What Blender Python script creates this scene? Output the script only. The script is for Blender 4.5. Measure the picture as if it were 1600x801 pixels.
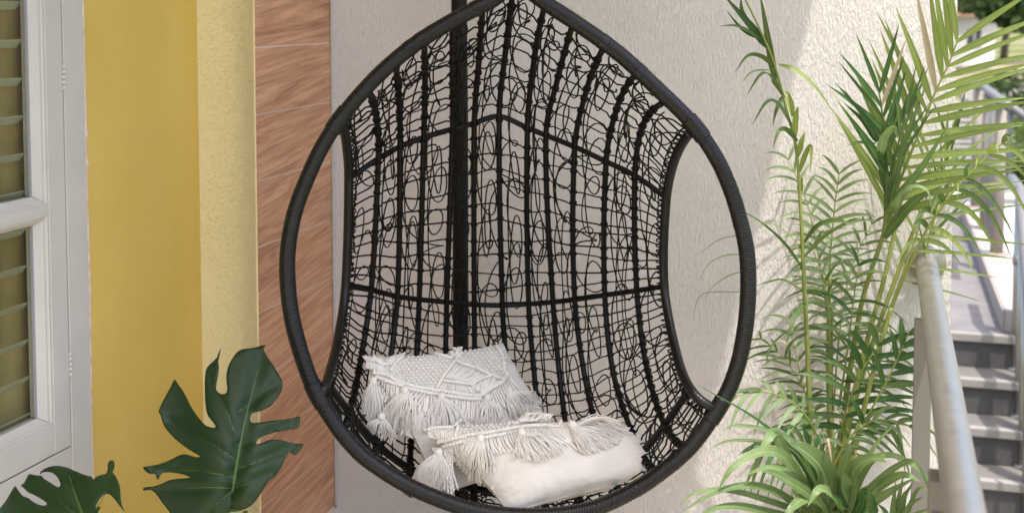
import bpy, bmesh, math, random
import numpy as np
from mathutils import Vector, Matrix, noise
from mathutils.bvhtree import BVHTree

random.seed(7); rng = np.random.default_rng(7)
for o in list(bpy.data.objects): bpy.data.objects.remove(o)
S = bpy.context.scene
COL = S.collection
R = math.radians

# ------------------------------------------------------------------ camera
EYE = 1.55; FPX = 2000.0; VP_ROW = 148.0; PITCH = R(3.8)
cd = bpy.data.cameras.new('camera'); cam = bpy.data.objects.new('camera', cd); COL.objects.link(cam)
cam.location = (0, 0, EYE); cam.rotation_euler = (R(90) - PITCH, 0, 0)
cd.sensor_width = 36; cd.lens = 36 * FPX / 1600; cd.shift_y = (VP_ROW - 400.5) / 1600
cd.clip_start = 0.05; cd.clip_end = 900
cd.dof.use_dof = True; cd.dof.focus_distance = 2.98; cd.dof.aperture_fstop = 4.0
S.camera = cam

# ------------------------------------------------------------------ light
TH = math.atan(585 / FPX)                       # house walls turned against the view axis
AW = Vector((math.cos(TH), -math.sin(TH), 0))   # along the beige wall
NW = Vector((math.sin(TH), math.cos(TH), 0))    # into the beige wall (away)
sun_dir = AW * -0.229 + NW * 0.27 + Vector((0, 0, -1)); sun_dir.normalize()
W = bpy.data.worlds.new('World'); S.world = W; W.use_nodes = True
nt = W.node_tree; bg = nt.nodes['Background']
sky = nt.nodes.new('ShaderNodeTexSky'); sky.sky_type = 'NISHITA'; sky.sun_disc = False
elev = math.asin(-sun_dir.z); az = math.atan2(-sun_dir.x, -sun_dir.y)
sky.sun_elevation = elev; sky.sun_rotation = az
sky.air_density = 1.0; sky.dust_density = 3.6; sky.ozone_density = 0.6
nt.links.new(sky.outputs[0], bg.inputs[0]); bg.inputs[1].default_value = 0.15
sl = bpy.data.lights.new('sun', 'SUN'); sl.energy = 2.0; sl.angle = R(0.6); sl.color = (1.0, 0.96, 0.91)
so = bpy.data.objects.new('sun', sl); COL.objects.link(so); so.location = (2, -3, 8)
so.rotation_euler = sun_dir.to_track_quat('-Z', 'Y').to_euler()
S.view_settings.view_transform = 'Standard'; S.view_settings.look = 'None'
S.view_settings.exposure = 1.48; S.view_settings.gamma = 1; S.view_settings.use_curve_mapping = False
S.cycles.max_bounces = 10; S.cycles.diffuse_bounces = 7; S.cycles.transparent_max_bounces = 12

# ------------------------------------------------------------------ pixel -> place
CP, SP = math.cos(PITCH), math.sin(PITCH)
def ray(u, v):
    xr = (u - 800) / FPX; yr = (VP_ROW - v) / FPX
    return Vector((xr, CP + yr * SP, yr * CP - SP))
def at(u, v, y):                       # point of a pixel at a distance y from the lens
    d = ray(u, v); return Vector((0, 0, EYE)) + d * (y / d.y)
def onplane(u, v, p, n):
    d = ray(u, v); o = Vector((0, 0, EYE)); k = (p - o).dot(n) / d.dot(n); return o + d * k
def px(n, y): return n * y / FPX        # pixels to metres at a distance

# ------------------------------------------------------------------ mesh helpers
class MB:
    def __init__(s): s.v = []; s.f = []; s.n = 0
    def add(s, v, f):
        v = np.asarray(v, float).reshape(-1, 3); s.v.append(v)
        b = s.n; s.f.extend([tuple(i + b for i in q) for q in f]); s.n += len(v)
    def tube(s, pts, r, sides=6, closed=False, caps=True, twist=0):
        P = np.asarray([tuple(p) for p in pts], float); n = len(P)
        if n < 2: return
        r = np.broadcast_to(np.asarray(r, float), (n,)) if np.ndim(r) < 2 else r
        if closed: T = np.roll(P, -1, 0) - np.roll(P, 1, 0)
        else: T = np.gradient(P, axis=0)
        T /= (np.linalg.norm(T, axis=1)[:, None] + 1e-12)
        a = np.array([0, 0, 1.0]) if abs(T[0][2]) < .9 else np.array([0, 1.0, 0])
        N = np.cross(T[0], a); N /= np.linalg.norm(N)
        Ns = [N]
        for i in range(1, n):
            N = N - T[i] * N.dot(T[i]); N /= (np.linalg.norm(N) + 1e-12); Ns.append(N)
        Ns = np.array(Ns); B = np.cross(T, Ns)
        ang = np.arange(sides) * 2 * math.pi / sides
        V = P[:, None, :] + r[:, None, None] * (np.cos(ang)[None, :, None] * Ns[:, None, :] + np.sin(ang)[None, :, None] * B[:, None, :])
        f = []
        m = n if closed else n - 1
        for i in range(m):
            j = (i + 1) % n
            for k in range(sides):
                l = (k + 1) % sides
                f.append((i * sides + k, i * sides + l, j * sides + l, j * sides + k))
        if caps and not closed:
            f.append(tuple(range(sides - 1, -1, -1))); f.append(tuple((n - 1) * sides + k for k in range(sides)))
        s.add(V, f)
    def box(s, c, ex, ey, ez):          # centre and three half-axis vectors
        c = Vector(c); V = []
        for a in (-1, 1):
            for b in (-1, 1):
                for d in (-1, 1): V.append(tuple(c + ex * a + ey * b + ez * d))
        s.add(V, [(0, 1, 3, 2), (4, 6, 7, 5), (0, 4, 5, 1), (2, 3, 7, 6), (0, 2, 6, 4), (1, 5, 7, 3)])
    def ball(s, c, r, nu=8, nv=6, ax=None, stretch=1.0):
        V = []; f = []
        ax = Vector(ax).normalized() if ax is not None else Vector((0, 0, 1))
        q = ax.to_track_quat('Z', 'Y')
        for i in range(nv + 1):
            p = math.pi * i / nv
            for j in range(nu):
                t = 2 * math.pi * j / nu
                V.append(tuple(Vector(c) + q @ Vector((r * math.sin(p) * math.cos(t), r * math.sin(p) * math.sin(t), r * stretch * math.cos(p)))))
        for i in range(nv):
            for j in range(nu):
                f.append((i * nu + j, (i + 1) * nu + j, (i + 1) * nu + (j + 1) % nu, i * nu + (j + 1) % nu))
        s.add(V, f)
    def lathe(s, c, prof, n=32):
        V = []; f = []
        for (r, z) in prof:
            for j in range(n):
                t = 2 * math.pi * j / n; V.append((c[0] + r * math.cos(t), c[1] + r * math.sin(t), c[2] + z))
        for i in range(len(prof) - 1):
            for j in range(n):
                f.append((i * n + j, i * n + (j + 1) % n, (i + 1) * n + (j + 1) % n, (i + 1) * n + j))
        s.add(V, f)
    def build(s, name, mat, parent=None, smooth=False, bevel=0, kind=None, auto=None):
        me = bpy.data.meshes.new(name)
        me.from_pydata(np.concatenate(s.v).tolist(), [], s.f); me.update()
        if smooth: me.polygons.foreach_set('use_smooth', [True] * len(me.polygons))
        if getattr(s, 'across', False):
            a_ = me.attributes.new('across', 'FLOAT', 'POINT'); a_.data.foreach_set('value', [(0.0, .5, 1.0)[i % 3] for i in range(s.n)])
        if mat: me.materials.append(MAT[mat])
        o = bpy.data.objects.new(name, me); COL.objects.link(o)
        if parent: o.parent = parent; o.matrix_parent_inverse = parent.matrix_world.inverted()
        if bevel:
            b = o.modifiers.new('bevel', 'BEVEL'); b.width = bevel; b.segments = 2; b.limit_method = 'ANGLE'
        if kind: o['kind'] = kind
        return o
def empty(name, loc, label, cat, group=None):
    o = bpy.data.objects.new(name, None); COL.objects.link(o); o.location = loc; o.empty_display_size = .1
    bpy.context.view_layer.update()
    o.matrix_world = Matrix.Translation(Vector(loc))
    o['label'] = label; o['category'] = cat
    if group: o['group'] = group
    return o
def tag(o, label, cat, group=None):
    o['label'] = label; o['category'] = cat
    if group: o['group'] = group
    return o
def struct(o): o['kind'] = 'structure'; return o
def crom(P, n, closed=False):            # smooth curve through points
    P = np.asarray([tuple(p) for p in P], float); out = []
    m = len(P) if closed else len(P) - 1
    for i in range(m):
        if closed: a, b, c, d = P[i - 1], P[i], P[(i + 1) % len(P)], P[(i + 2) % len(P)]
        else:
            b, c = P[i], P[i + 1]; a = P[i - 1] if i else 2 * b - c; d = P[i + 2] if i + 2 < len(P) else 2 * c - b
        for k in range(n):
            t = k / n
            out.append(.5 * (2 * b + (c - a) * t + (2 * a - 5 * b + 4 * c - d) * t * t + (3 * b - a - 3 * c + d) * t ** 3))
    if not closed: out.append(P[-1])
    return np.array(out)
def resample(P, step, closed=False):
    P = np.asarray(P, float)
    if closed: P = np.vstack([P, P[:1]])
    L = np.concatenate([[0], np.cumsum(np.linalg.norm(np.diff(P, axis=0), axis=1))])
    n = max(2, int(round(L[-1] / step)) + 1); q = np.linspace(0, L[-1], n)
    if closed: q = q[:-1]
    return np.stack([np.interp(q, L, P[:, k]) for k in range(3)], 1)

# ------------------------------------------------------------------ materials
MAT = {}
class NT:
    def __init__(s, name, color=(.5, .5, .5), rough=.6, spec=.3, metal=0):
        m = bpy.data.materials.new(name); m.use_nodes = True; s.m = m; s.t = m.node_tree
        s.b = s.t.nodes['Principled BSDF']; s.b.inputs['Base Color'].default_value = (*color, 1)
        s.b.inputs['Roughness'].default_value = rough; s.b.inputs['Specular IOR Level'].default_value = spec
        s.b.inputs['Metallic'].default_value = metal; MAT[name] = m; s._c = None
    def node(s, t, **k):
        n = s.t.nodes.new(t)
        for a, v in k.items():
            if a in n.inputs: n.inputs[a].default_value = v
            else: setattr(n, a, v)
        return n
    def link(s, a, b): s.t.links.new(a, b)
    def coord(s, scale=(1, 1, 1), rot=(0, 0, 0), kind='Object', loc=(0, 0, 0)):
        c = s.node('ShaderNodeTexCoord'); m = s.node('ShaderNodeMapping')
        m.inputs['Scale'].default_value = scale; m.inputs['Rotation'].default_value = rot; m.inputs['Location'].default_value = loc
        s.link(c.outputs[kind], m.inputs[0]); return m.outputs[0]
    def noise(s, scale, detail=4, rough=.55, co=None, dist=0):
        n = s.node('ShaderNodeTexNoise'); n.inputs['Scale'].default_value = scale; n.inputs['Detail'].default_value = detail
        n.inputs['Roughness'].default_value = rough; n.inputs['Distortion'].default_value = dist
        s.link(co if co is not None else s.coord(), n.inputs['Vector']); return n.outputs['Fac']
    def ramp(s, fac, stops):
        r = s.node('ShaderNodeValToRGB'); e = r.color_ramp.elements
        e[0].position = stops[0][0]; e[0].color = (*stops[0][1], 1); e[1].position = stops[-1][0]; e[1].color = (*stops[-1][1], 1)
        for p, c in stops[1:-1]: x = e.new(p); x.color = (*c, 1)
        s.link(fac, r.inputs[0]); return r.outputs[0]
    def mix(s, fac, a, b, mode='MIX'):
        n = s.node('ShaderNodeMix', data_type='RGBA', blend_type=mode)
        for sock, val in ((n.inputs[0], fac), (n.inputs[6], a), (n.inputs[7], b)):
            if hasattr(val, 'is_linked'): s.link(val, sock)
            elif isinstance(val, tuple): sock.default_value = (*val, 1)
            else: sock.default_value = val
        return n.outputs[2]
    def math(s, op, a, b=0.0):
        n = s.node('ShaderNodeMath', operation=op)
        for i, val in enumerate((a, b)):
            if hasattr(val, 'is_linked'): s.link(val, n.inputs[i])
            else: n.inputs[i].default_value = val
        return n.outputs[0]
    def col(s, c): s.link(c, s.b.inputs['Base Color'])
    def rough(s, c): s.link(c, s.b.inputs['Roughness'])
    def bump(s, h, strength=.5, dist=.004, prev=None):
        n = s.node('ShaderNodeBump'); n.inputs['Strength'].default_value = strength; n.inputs['Distance'].default_value = dist
        s.link(h, n.inputs['Height'])
        if prev is not None: s.link(prev, n.inputs['Normal'])
        s.link(n.outputs[0], s.b.inputs['Normal']); return n.outputs[0]

def mk_materials():
    # scraped beige render (local x along the wall, z up)
    m = NT('beige_render', rough=.9, spec=.15)
    h1 = m.noise(1, 5, .62, m.coord((185, 185, 55), (0, R(12), 0)), .3)
    h2 = m.noise(1, 4, .65, m.coord((230, 230, 100), (0, R(14), 0))); h3 = m.noise(1, 3, .5, m.coord((40, 40, 9), (0, R(-6), 0)), .6)
    pits = m.ramp(h1, [(.34, (0, 0, 0)), (.55, (1, 1, 1))])
    n1 = m.bump(pits, .7, .003); n2 = m.bump(h2, .5, .003, n1); m.bump(h3, .3, .004, n2)
    v = m.noise(2.2, 4, .5)
    m.col(m.mix(m.ramp(pits, [(0, (.15, .15, .15)), (1, (0, 0, 0))]), m.ramp(v, [(.3, (.705, .668, .62)), (.7, (.76, .72, .67))]), (.50, .45, .40)))  # pit hollows also darkened in the base colour, on top of bump shading
    # rough light-yellow render
    m = NT('light_yellow_render', rough=.85, spec=.2)
    h1 = m.noise(1, 4, .6, m.coord((85, 85, 150), (0, R(20), 0)), .8); p = m.ramp(h1, [(.33, (0, 0, 0)), (.47, (1, 1, 1))])
    n1 = m.bump(p, .6, .0028); m.bump(m.noise(110, 4), .5, .003, n1)
    m.col(m.ramp(m.noise(3, 4), [(.3, (.82, .70, .36)), (.7, (.88, .76, .42))]))
    # smooth ochre wall, deeper base colour than the pier
    m = NT('ochre_smooth', rough=.55, spec=.35)
    n1 = m.bump(m.noise(260, 3, .6), .25, .0015); n2_ = m.bump(m.noise(9, 3), .3, .006, n1); m.bump(m.noise(1, 4, .6, m.coord((120, 120, 18))), .25, .0016, n2_)
    c = m.ramp(m.noise(2.5, 5, .6, m.coord((1, 1, .7))), [(.3, (.60, .415, .085)), (.7, (.68, .485, .125))])
    m.col(c)
    # wood-look tile
    m = NT('wood_tile', rough=.42, spec=.35)
    oi = m.node('ShaderNodeObjectInfo')
    cm = m.node('ShaderNodeCombineXYZ'); m.link(m.math('MULTIPLY', oi.outputs['Random'], 37.0), cm.inputs[0]); m.link(m.math('MULTIPLY', oi.outputs['Random'], 91.0), cm.inputs[2])
    ad = m.node('ShaderNodeVectorMath', operation='ADD'); m.link(m.coord((1, 1, 1), (0, R(6), 0)), ad.inputs[0]); m.link(cm.outputs[0], ad.inputs[1])
    mp = m.node('ShaderNodeMapping'); mp.inputs['Scale'].default_value = (1.4, 1, 18); m.link(ad.outputs[0], mp.inputs[0])
    g1 = m.noise(1.0, 8, .64, mp.outputs[0], 2.0)
    mp2 = m.node('ShaderNodeMapping'); mp2.inputs['Scale'].default_value = (4, 1, 80); m.link(ad.outputs[0], mp2.inputs[0])
    g2 = m.noise(1.0, 4, .6, mp2.outputs[0], .4)
    base = m.ramp(g1, [(.28, (.30, .125, .06)), (.40, (.56, .275, .15)), (.55, (.70, .375, .215)), (.75, (.77, .445, .275))])
    m.col(m.mix(m.ramp(g2, [(.35, (.5, .5, .5)), (.55, (0, 0, 0))]), base, (.25, .115, .06)))
    m.bump(g1, .12, .001)
    NT('grout', (.78, .64, .52), .9, .1)
    m = NT('primer', (.72, .55, .47), .85, .1); m.col(m.ramp(m.noise(30, 4), [(.35, (.66, .44, .34)), (.65, (.80, .72, .66))]))
    m = NT('white_paint', (.70, .69, .66), .45, .4)
    m.col(m.ramp(m.noise(6, 5, .6), [(.3, (.48, .455, .415)), (.7, (.54, .515, .47))])); m.bump(m.noise(1, 3, .6, m.coord((90, 90, 12))), .15, .001)
    NT('seal', (.30, .30, .31), .5, .3); NT('dark_gap', (.05, .045, .04), .8, .1)
    NT('blind', (.50, .50, .38), .6, .3)
    m = NT('curtain', (.24, .17, .07), .9, .1); m.col(m.ramp(m.noise(1, 3, .5, m.coord((9, 9, .6))), [(.3, (.42, .29, .115)), (.7, (.50, .40, .19))]))
    # glass pane, faintly hammered
    m = NT('glass', rough=.1); t = m.t; tr = m.node('ShaderNodeBsdfTransparent'); gl = m.node('ShaderNodeBsdfGlossy')
    tr.inputs[0].default_value = (.86, .88, .84, 1); gl.inputs['Roughness'].default_value = .08
    bn = m.node('ShaderNodeBump'); bn.inputs['Strength'].default_value = .12; bn.inputs['Distance'].default_value = .002
    m.link(m.noise(160, 2), bn.inputs['Height']); m.link(bn.outputs[0], gl.inputs['Normal'])
    lw = m.node('ShaderNodeLayerWeight'); lw.inputs[0].default_value = .5
    fr = m.math('ADD', m.math('MULTIPLY', m.math('POWER', lw.outputs['Facing'], 5.0), .6), .03)
    mx = m.node('ShaderNodeMixShader'); m.link(fr, mx.inputs[0]); m.link(tr.outputs[0], mx.inputs[1]); m.link(gl.outputs[0], mx.inputs[2])
    m.link(mx.outputs[0], t.nodes['Material Output'].inputs[0])
    # chair
    m = NT('rattan', (.022, .021, .021), .42, .32); m.rough(m.ramp(m.noise(60, 3), [(.3, (.27,) * 3), (.7, (.42,) * 3)]))
    m.col(m.ramp(m.noise(90, 3), [(.3, (.005, .0048, .0047)), (.7, (.010, .0096, .0094))]))
    m = NT('strand', (.005, .0046, .004), .5, .2)
    m = NT('frame_metal', (.005, .0046, .004), .45, .22); m.bump(m.noise(300, 2), .1, .0005)
    NT('chain', (.05, .05, .05), .4, .5, .8)
    # cotton
    m = NT('cotton_cord', (.85, .82, .78), .95, .1); cc_ = m.ramp(m.noise(180, 2), [(.3, (.85, .80, .735)), (.7, (.905, .865, .805))]); m.col(cc_)
    tl = m.node('ShaderNodeBsdfTranslucent'); m.link(cc_, tl.inputs[0]); mx = m.node('ShaderNodeMixShader'); mx.inputs[0].default_value = .22
    m.link(m.b.outputs[0], mx.inputs[1]); m.link(tl.outputs[0], mx.inputs[2]); m.link(mx.outputs[0], m.t.nodes['Material Output'].inputs[0])
    m = NT('cotton_fabric', (.78, .735, .68), .95, .1); n1 = m.bump(m.noise(1100, 2), .18, .0006)
    wv = m.noise(1, 3, .55, m.coord((9, 22, 14)), .8); m.bump(wv, .6, .014, n1)
    m.col(m.ramp(m.noise(14, 4), [(.3, (.60, .562, .51)), (.7, (.66, .622, .572))]))
    # leaves
    def leaf(name, a, b, rough=.4, trans=.25, spec=.45, sc=30):
        m = NT(name, a, rough, spec); oi = m.node('ShaderNodeObjectInfo')
        c = m.mix(m.math('MULTIPLY', oi.outputs['Random'], .7), m.ramp(m.noise(sc, 4), [(.3, a), (.7, b)]), tuple(x * .75 for x in a))
        if name.startswith(('palm', 'broad')):
            at_ = m.node('ShaderNodeAttribute'); at_.attribute_name = 'across'; ac = at_.outputs['Fac']
            rid = m.math('ABSOLUTE', m.math('SINE', m.math('MULTIPLY', ac, 28.3 if name[0] == 'b' else 12.6)))
            mid = m.ramp(m.math('ABSOLUTE', m.math('SUBTRACT', ac, .5)), [(.0, (.55,) * 3), (.07, (0,) * 3)])
            c = m.mix(mid, c, tuple(min(1, x * 1.6 + .03) for x in b)); m.bump(rid, .35, .0016)
        m.col(c); tl = m.node('ShaderNodeBsdfTranslucent'); br = m.mix(.5, c, (b[0] * 1.5, b[1] * 1.5, b[2] * .8)); m.link(br, tl.inputs[0])
        mx = m.node('ShaderNodeMixShader'); mx.inputs[0].default_value = trans
        m.link(m.b.outputs[0], mx.inputs[1]); m.link(tl.outputs[0], mx.inputs[2]); m.link(mx.outputs[0], m.t.nodes['Material Output'].inputs[0])
        return m
    leaf('palm_light', (.19, .26, .06), (.26, .325, .095), .42, .35)
    leaf('palm_mid', (.08, .14, .035), (.125, .19, .055), .4, .3)
    leaf('palm_dark', (.035, .095, .022), (.055, .13, .03), .38, .22)
    leaf('palm_grey', (.16, .24, .10), (.23, .31, .145), .5, .3)
    leaf('broad_green', (.12, .19, .06), (.19, .265, .10), .32, .25, .55)
    leaf('stem_green', (.22, .27, .055), (.30, .33, .09), .5, .05)
    leaf('dry_tip', (.34, .29, .17), (.42, .36, .24), .7, .15)
    leaf('tree_leaf', (.035, .065, .02), (.075, .115, .035), .6, .2, .2, 1)
    leaf('tree_leaf_pale', (.10, .15, .05), (.17, .21, .08), .6, .2, .2, 1)
    m = leaf('monstera', (.012, .036, .008), (.022, .058, .014), .46, .08, .35, 18)
    m.bump(m.noise(1, 3, .5, m.coord((60, 14, 14))), .15, .002)
    leaf('monstera_rib', (.07, .15, .03), (.09, .18, .04), .4, .05)
    m = NT('bark', (.12, .085, .055), .9, .1); m.bump(m.noise(20, 4), .6, .02)
    # metal, stone, ground
    m = NT('steel', (.56, .535, .50), .33, .5, .9); st = m.noise(1, 4, .6, m.coord((30, 30, 30)))
    m.rough(m.ramp(st, [(.3, (.36,) * 3), (.7, (.48,) * 3)])); m.col(m.ramp(m.noise(3, 5), [(.3, (.40, .375, .34)), (.7, (.44, .415, .38))]))
    NT('post_steel', (.20, .187, .163), .5, .4, .3)
    m = NT('painted_rail', (.17, .165, .165), .45, .4)
    NT('beige_post', (.27, .23, .19), .6, .3)
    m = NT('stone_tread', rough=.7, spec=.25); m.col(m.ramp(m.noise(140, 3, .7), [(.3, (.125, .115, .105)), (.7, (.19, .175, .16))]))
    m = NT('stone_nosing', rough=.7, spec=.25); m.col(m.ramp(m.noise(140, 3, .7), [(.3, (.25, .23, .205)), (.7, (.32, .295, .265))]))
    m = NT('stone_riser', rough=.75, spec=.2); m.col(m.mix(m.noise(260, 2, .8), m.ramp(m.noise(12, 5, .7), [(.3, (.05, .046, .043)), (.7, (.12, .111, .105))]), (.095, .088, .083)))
    m = NT('landing_stone', rough=.7, spec=.25); m.col(m.ramp(m.noise(5, 6, .65), [(.3, (.155, .14, .135)), (.7, (.215, .20, .19))]))
    m = NT('white_kerb', rough=.85, spec=.15); m.col(m.ramp(m.noise(5, 5), [(.3, (.36, .335, .305)), (.7, (.44, .415, .38))]))
    NT('kerb_edge', (.36, .30, .26), .8, .15)
    m = NT('terrace_tile', rough=.6, spec=.3); m.col(m.ramp(m.noise(7, 5), [(.3, (.50, .44, .37)), (.7, (.60, .54, .46))])); m.bump(m.noise(80, 3), .15, .001)
    m = NT('ceiling_plaster', (.70, .67, .62), .9, .1); m.bump(m.noise(40, 4), .2, .002)
    m = NT('lawn', rough=.95, spec=.05)
    m.col(m.ramp(m.noise(.12, 6, .65, m.coord((1, 1, 1))), [(.30, (.075, .12, .035)), (.46, (.13, .16, .055)), (.56, (.27, .21, .14)), (.75, (.38, .33, .27))]))
    m.bump(m.noise(6, 5), .4, .05)
    m = NT('terracotta', (.40, .19, .11), .8, .2); m.col(m.ramp(m.noise(9, 5), [(.3, (.33, .15, .085)), (.7, (.44, .22, .13))]))
    m = NT('soil', (.05, .035, .025), .95, .05); m.bump(m.noise(60, 4), 1, .02)
    NT('house_wall', (.62, .60, .58), .85, .1); NT('house_roof', (.32, .17, .11), .8, .1); NT('house_glass', (.05, .06, .08), .1, .5)
mk_materials()

# ================================================================== the house
PC = Vector((0, 3.75, 0))                                # the beige wall passes here
C1 = onplane(519, 300, PC, NW); C1.z = 0                 # inner corner with the tiles
C2 = onplane(1487, 400, PC, NW); C2.z = 0                # outer corner by the stairs
P1 = onplane(400, 300, C1, AW); P1.z = 0                 # pier edge on the tile plane
P0 = onplane(313.5, 400, P1, NW); P0.z = 0               # inner corner pier / ochre wall
ZT = 3.5
def slab_xy(name, pts, z0, z1, mat, parent=None, origin=None, rot=0):
    """upright prism over a floor outline; origin + rot give it local axes"""
    o3 = Vector(origin) if origin is not None else Vector((0, 0, 0))
    M = Matrix.Translation(o3) @ Matrix.Rotation(rot, 4, 'Z'); Mi = M.inverted()
    n = len(pts); V = [tuple(Mi @ Vector((p[0], p[1], z0))) for p in pts] + [tuple(Mi @ Vector((p[0], p[1], z1))) for p in pts]
    f = [tuple(range(n - 1, -1, -1)), tuple(range(n, 2 * n))] + [(i, (i + 1) % n, n + (i + 1) % n, n + i) for i in range(n)]
    b = MB(); b.add(V, f); o = b.build(name, mat, parent); 
    o.matrix_world = M
    bpy.context.view_layer.update()
    return o
lawn_z = -1.14
g = MB(); g.add([(-400, -60, lawn_z), (400, -60, lawn_z), (400, 500, lawn_z), (-400, 500, lawn_z)], [(0, 1, 2, 3)])
struct(g.build('ground', 'lawn'))
# terrace floor block (its right edge carries the steel railing)
RW = onplane(1447, 408, PC, NW)                          # where the handrail meets the wall
edge = RW + AW * .10
E1 = Vector((edge.x, edge.y, 0)); E2 = E1 - NW * 6.5
L0 = P0 - NW * 6.0 - AW * 1.2; L1 = P0 + NW * 1.2 - AW * 1.2
struct(slab_xy('terrace_floor', [tuple(E2), tuple(E1), tuple(E1 + NW * .35), tuple(L1), tuple(L0)], lawn_z - .05, -.06, 'terrace_tile'))
# beige wall
w = slab_xy('rendered_wall', [tuple(C1 - AW * .02), tuple(C2), tuple(C2 + NW * .22), tuple(C1 + NW * .22 - AW * .02)], -1.3, ZT, 'beige_render', origin=C1, rot=-TH)
tag(w, 'beige scraped render wall behind the hanging chair and palm', 'wall')
b = MB(); pts = [C1 + AW * (.004 + .0015 * noise.noise((0, 0, z * 25))) - NW * .003 + Vector((0, 0, z)) for z in np.arange(0.0, 3.49, .02)]
b.tube(pts, [.0045 + .0018 * noise.noise((3, 0, float(p.z) * 40)) for p in pts], 5)
b.build('corner_sealant', 'white_paint', w, True)
# tile wall
tw = slab_xy('tiled_wall', [tuple(C1 - AW * .0022), tuple(C1 - AW * .0022 - NW * ((C1 - P1).length + .0)), tuple(P1 - AW * .2), tuple(C1 - AW * .2)], -.06, ZT, 'grout', origin=C1, rot=-TH)
tag(tw, 'wall strip clad in brown wood-look tiles beside the yellow pier', 'wall')
LT = (C1 - P1).length
ztop = at(397, 74.4, P1.y).z; dz = px(105.4, P1.y)
k = -7
while True:
    z1 = ztop - dz * k; z0 = z1 - dz
    k += 1
    if z0 > ZT - .02: continue
    if z1 < .03: break
    z1 = min(z1, ZT - .004); z0 = max(z0, .004)
    b = MB(); c = C1 - NW * (LT / 2) - AW * (.006 - .0012 * rng.random()); c.z = (z0 + z1) / 2
    b.box((0, 0, 0), Vector((LT / 2 - .002, 0, 0)), Vector((0, .0058, 0)), Vector((0, 0, (z1 - z0) / 2 - .0021)))
    t = b.build('tile', 'wood_tile', None, False, .0012)
    t.matrix_world = Matrix.Translation(c) @ Matrix.Rotation(math.pi / 2 - TH, 4, 'Z')
    bpy.context.view_layer.update()
    t.parent = tw; t.matrix_parent_inverse = tw.matrix_world.inverted()
# yellow pier and ochre wall
pier = slab_xy('yellow_pier', [tuple(P1 + AW * .002), tuple(P1 + AW * .002 + NW * .2 - AW * .06), tuple(P0 + NW * .2), tuple(P0 - AW * .05)], -.06, ZT, 'light_yellow_render', origin=P0, rot=-TH)
tag(pier, 'rough light yellow pier between the ochre wall and brown tiles', 'wall')
KW = (P0 - onplane(131, 400, P0, AW)).dot(NW)             # ochre wall runs KW metres to the window
oc = slab_xy('ochre_wall', [tuple(P0 - NW * .0005), tuple(P0 - NW * KW), tuple(P0 - NW * KW - AW * .18), tuple(P0 - AW * .18)], -.06, ZT, 'ochre_smooth', origin=P0, rot=-TH)
tag(oc, 'smooth ochre yellow wall between white window and pier', 'wall')
far = P0 - NW * (KW + 1.15)
# (the wall goes on past the window, outside the picture)
oc2 = slab_xy('ochre_wall', [tuple(far), tuple(far - NW * 3), tuple(far - NW * 3 - AW * .18), tuple(far - AW * .18)], -.06, ZT, 'ochre_smooth', origin=far, rot=-TH)
tag(oc2, 'ochre wall continuing past the far jamb of the white window', 'wall')
# primer edge where the paint stops at the window
def wl(k, z, off=0): return P0 - NW * k + AW * off + Vector((0, 0, z))     # ochre-wall coordinates
b = MB(); V = []; F = []
for i, z in enumerate(np.arange(.0, 2.6, .012)):
    wd = .0075 + .003 * noise.noise((0, 1.7, z * 2.2)) + .0008 * noise.noise((5, 0, z * 30)) + (.003 if rng.random() < .02 else 0)
    V += [tuple(wl(KW + .012, z, .0015)), tuple(wl(KW - max(wd, .002) * 2.6, z, .0015))]
    if i: F.append((2 * i - 2, 2 * i - 1, 2 * i + 1, 2 * i))
b.add(V, F); b.build('primer_strip', 'primer', oc)
# balcony slab overhead
ePt = onplane(1272, 0, PC, NW); lam = (ZT - ePt.z) / -sun_dir.z; ePt = ePt - sun_dir * lam; ePt.z = 0
kd = (ePt - C1).dot(AW)
A = C1 + AW * kd + NW * .22; B = C1 + AW * kd - NW * 2.5; Cc = P0 - NW * 2.2 - AW * 1.0; D = P0 + NW * .7 - AW * 1.0
roof = slab_xy('balcony_slab', [tuple(A), tuple(B), tuple(Cc), tuple(D)], ZT + .002, ZT + .2, 'ceiling_plaster')
tag(roof, 'plastered balcony slab overhead shading the hanging chair', 'balcony')

# ------------------------------------------------------------------ window
win = empty('casement_window', wl(KW, 0), 'white painted wooden casement window with slatted blind behind glass', 'window')
def kz(u, v):
    p = onplane(u, v, P0, AW); return (P0 - p).dot(NW), p.z
def wbox(name, k0, k1, z0, z1, o0, o1, mat, parent=win, bevel=.0015):
    b = MB(); c = (wl(k0, z0, o0) + wl(k1, z1, o1)) / 2
    b.box(c, NW * ((k1 - k0) / 2), AW * ((o1 - o0) / 2), Vector((0, 0, (z1 - z0) / 2)))
    return b.build(name, mat, parent, False, bevel)
k_seam = kz(99, 400)[0]; k_gl = kz(59, 400)[0]; k_bead = kz(73, 400)[0]
z_m1 = (kz(30, 325)[1]); z_m0 = kz(30, 349)[1]; z_gb = kz(30, 675)[1]; z_sb = kz(50, 724)[1]
KE = KW + 1.15; k_se = KE - (k_seam - KW); k_ge = KE - (k_gl - KW)
kmid = (k_gl + k_ge) / 2
ztopw = 2.35
wbox('jamb', KW + .0005, k_seam - .0015, 0.05, ztopw, -.10, .012, 'white_paint')
wbox('jamb', k_se + .0015, KE - .0005, 0.05, ztopw, -.10, .012, 'white_paint')
wbox('head', k_seam, k_se, ztopw - .06, ztopw - .001, -.10, .011, 'white_paint')
wbox('bottom_rail', k_seam - .001, k_se + .001, .05, z_sb - .003, -.10, .0105, 'white_paint')
wbox('dark_joint', k_seam - .004, k_seam + .004, z_sb - .001, ztopw - .06, -.08, -.004, 'dark_gap', bevel=0)
wbox('dark_joint', k_seam, k_se, z_sb - .006, z_sb + .003, -.08, -.004, 'dark_gap', bevel=0)
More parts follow.
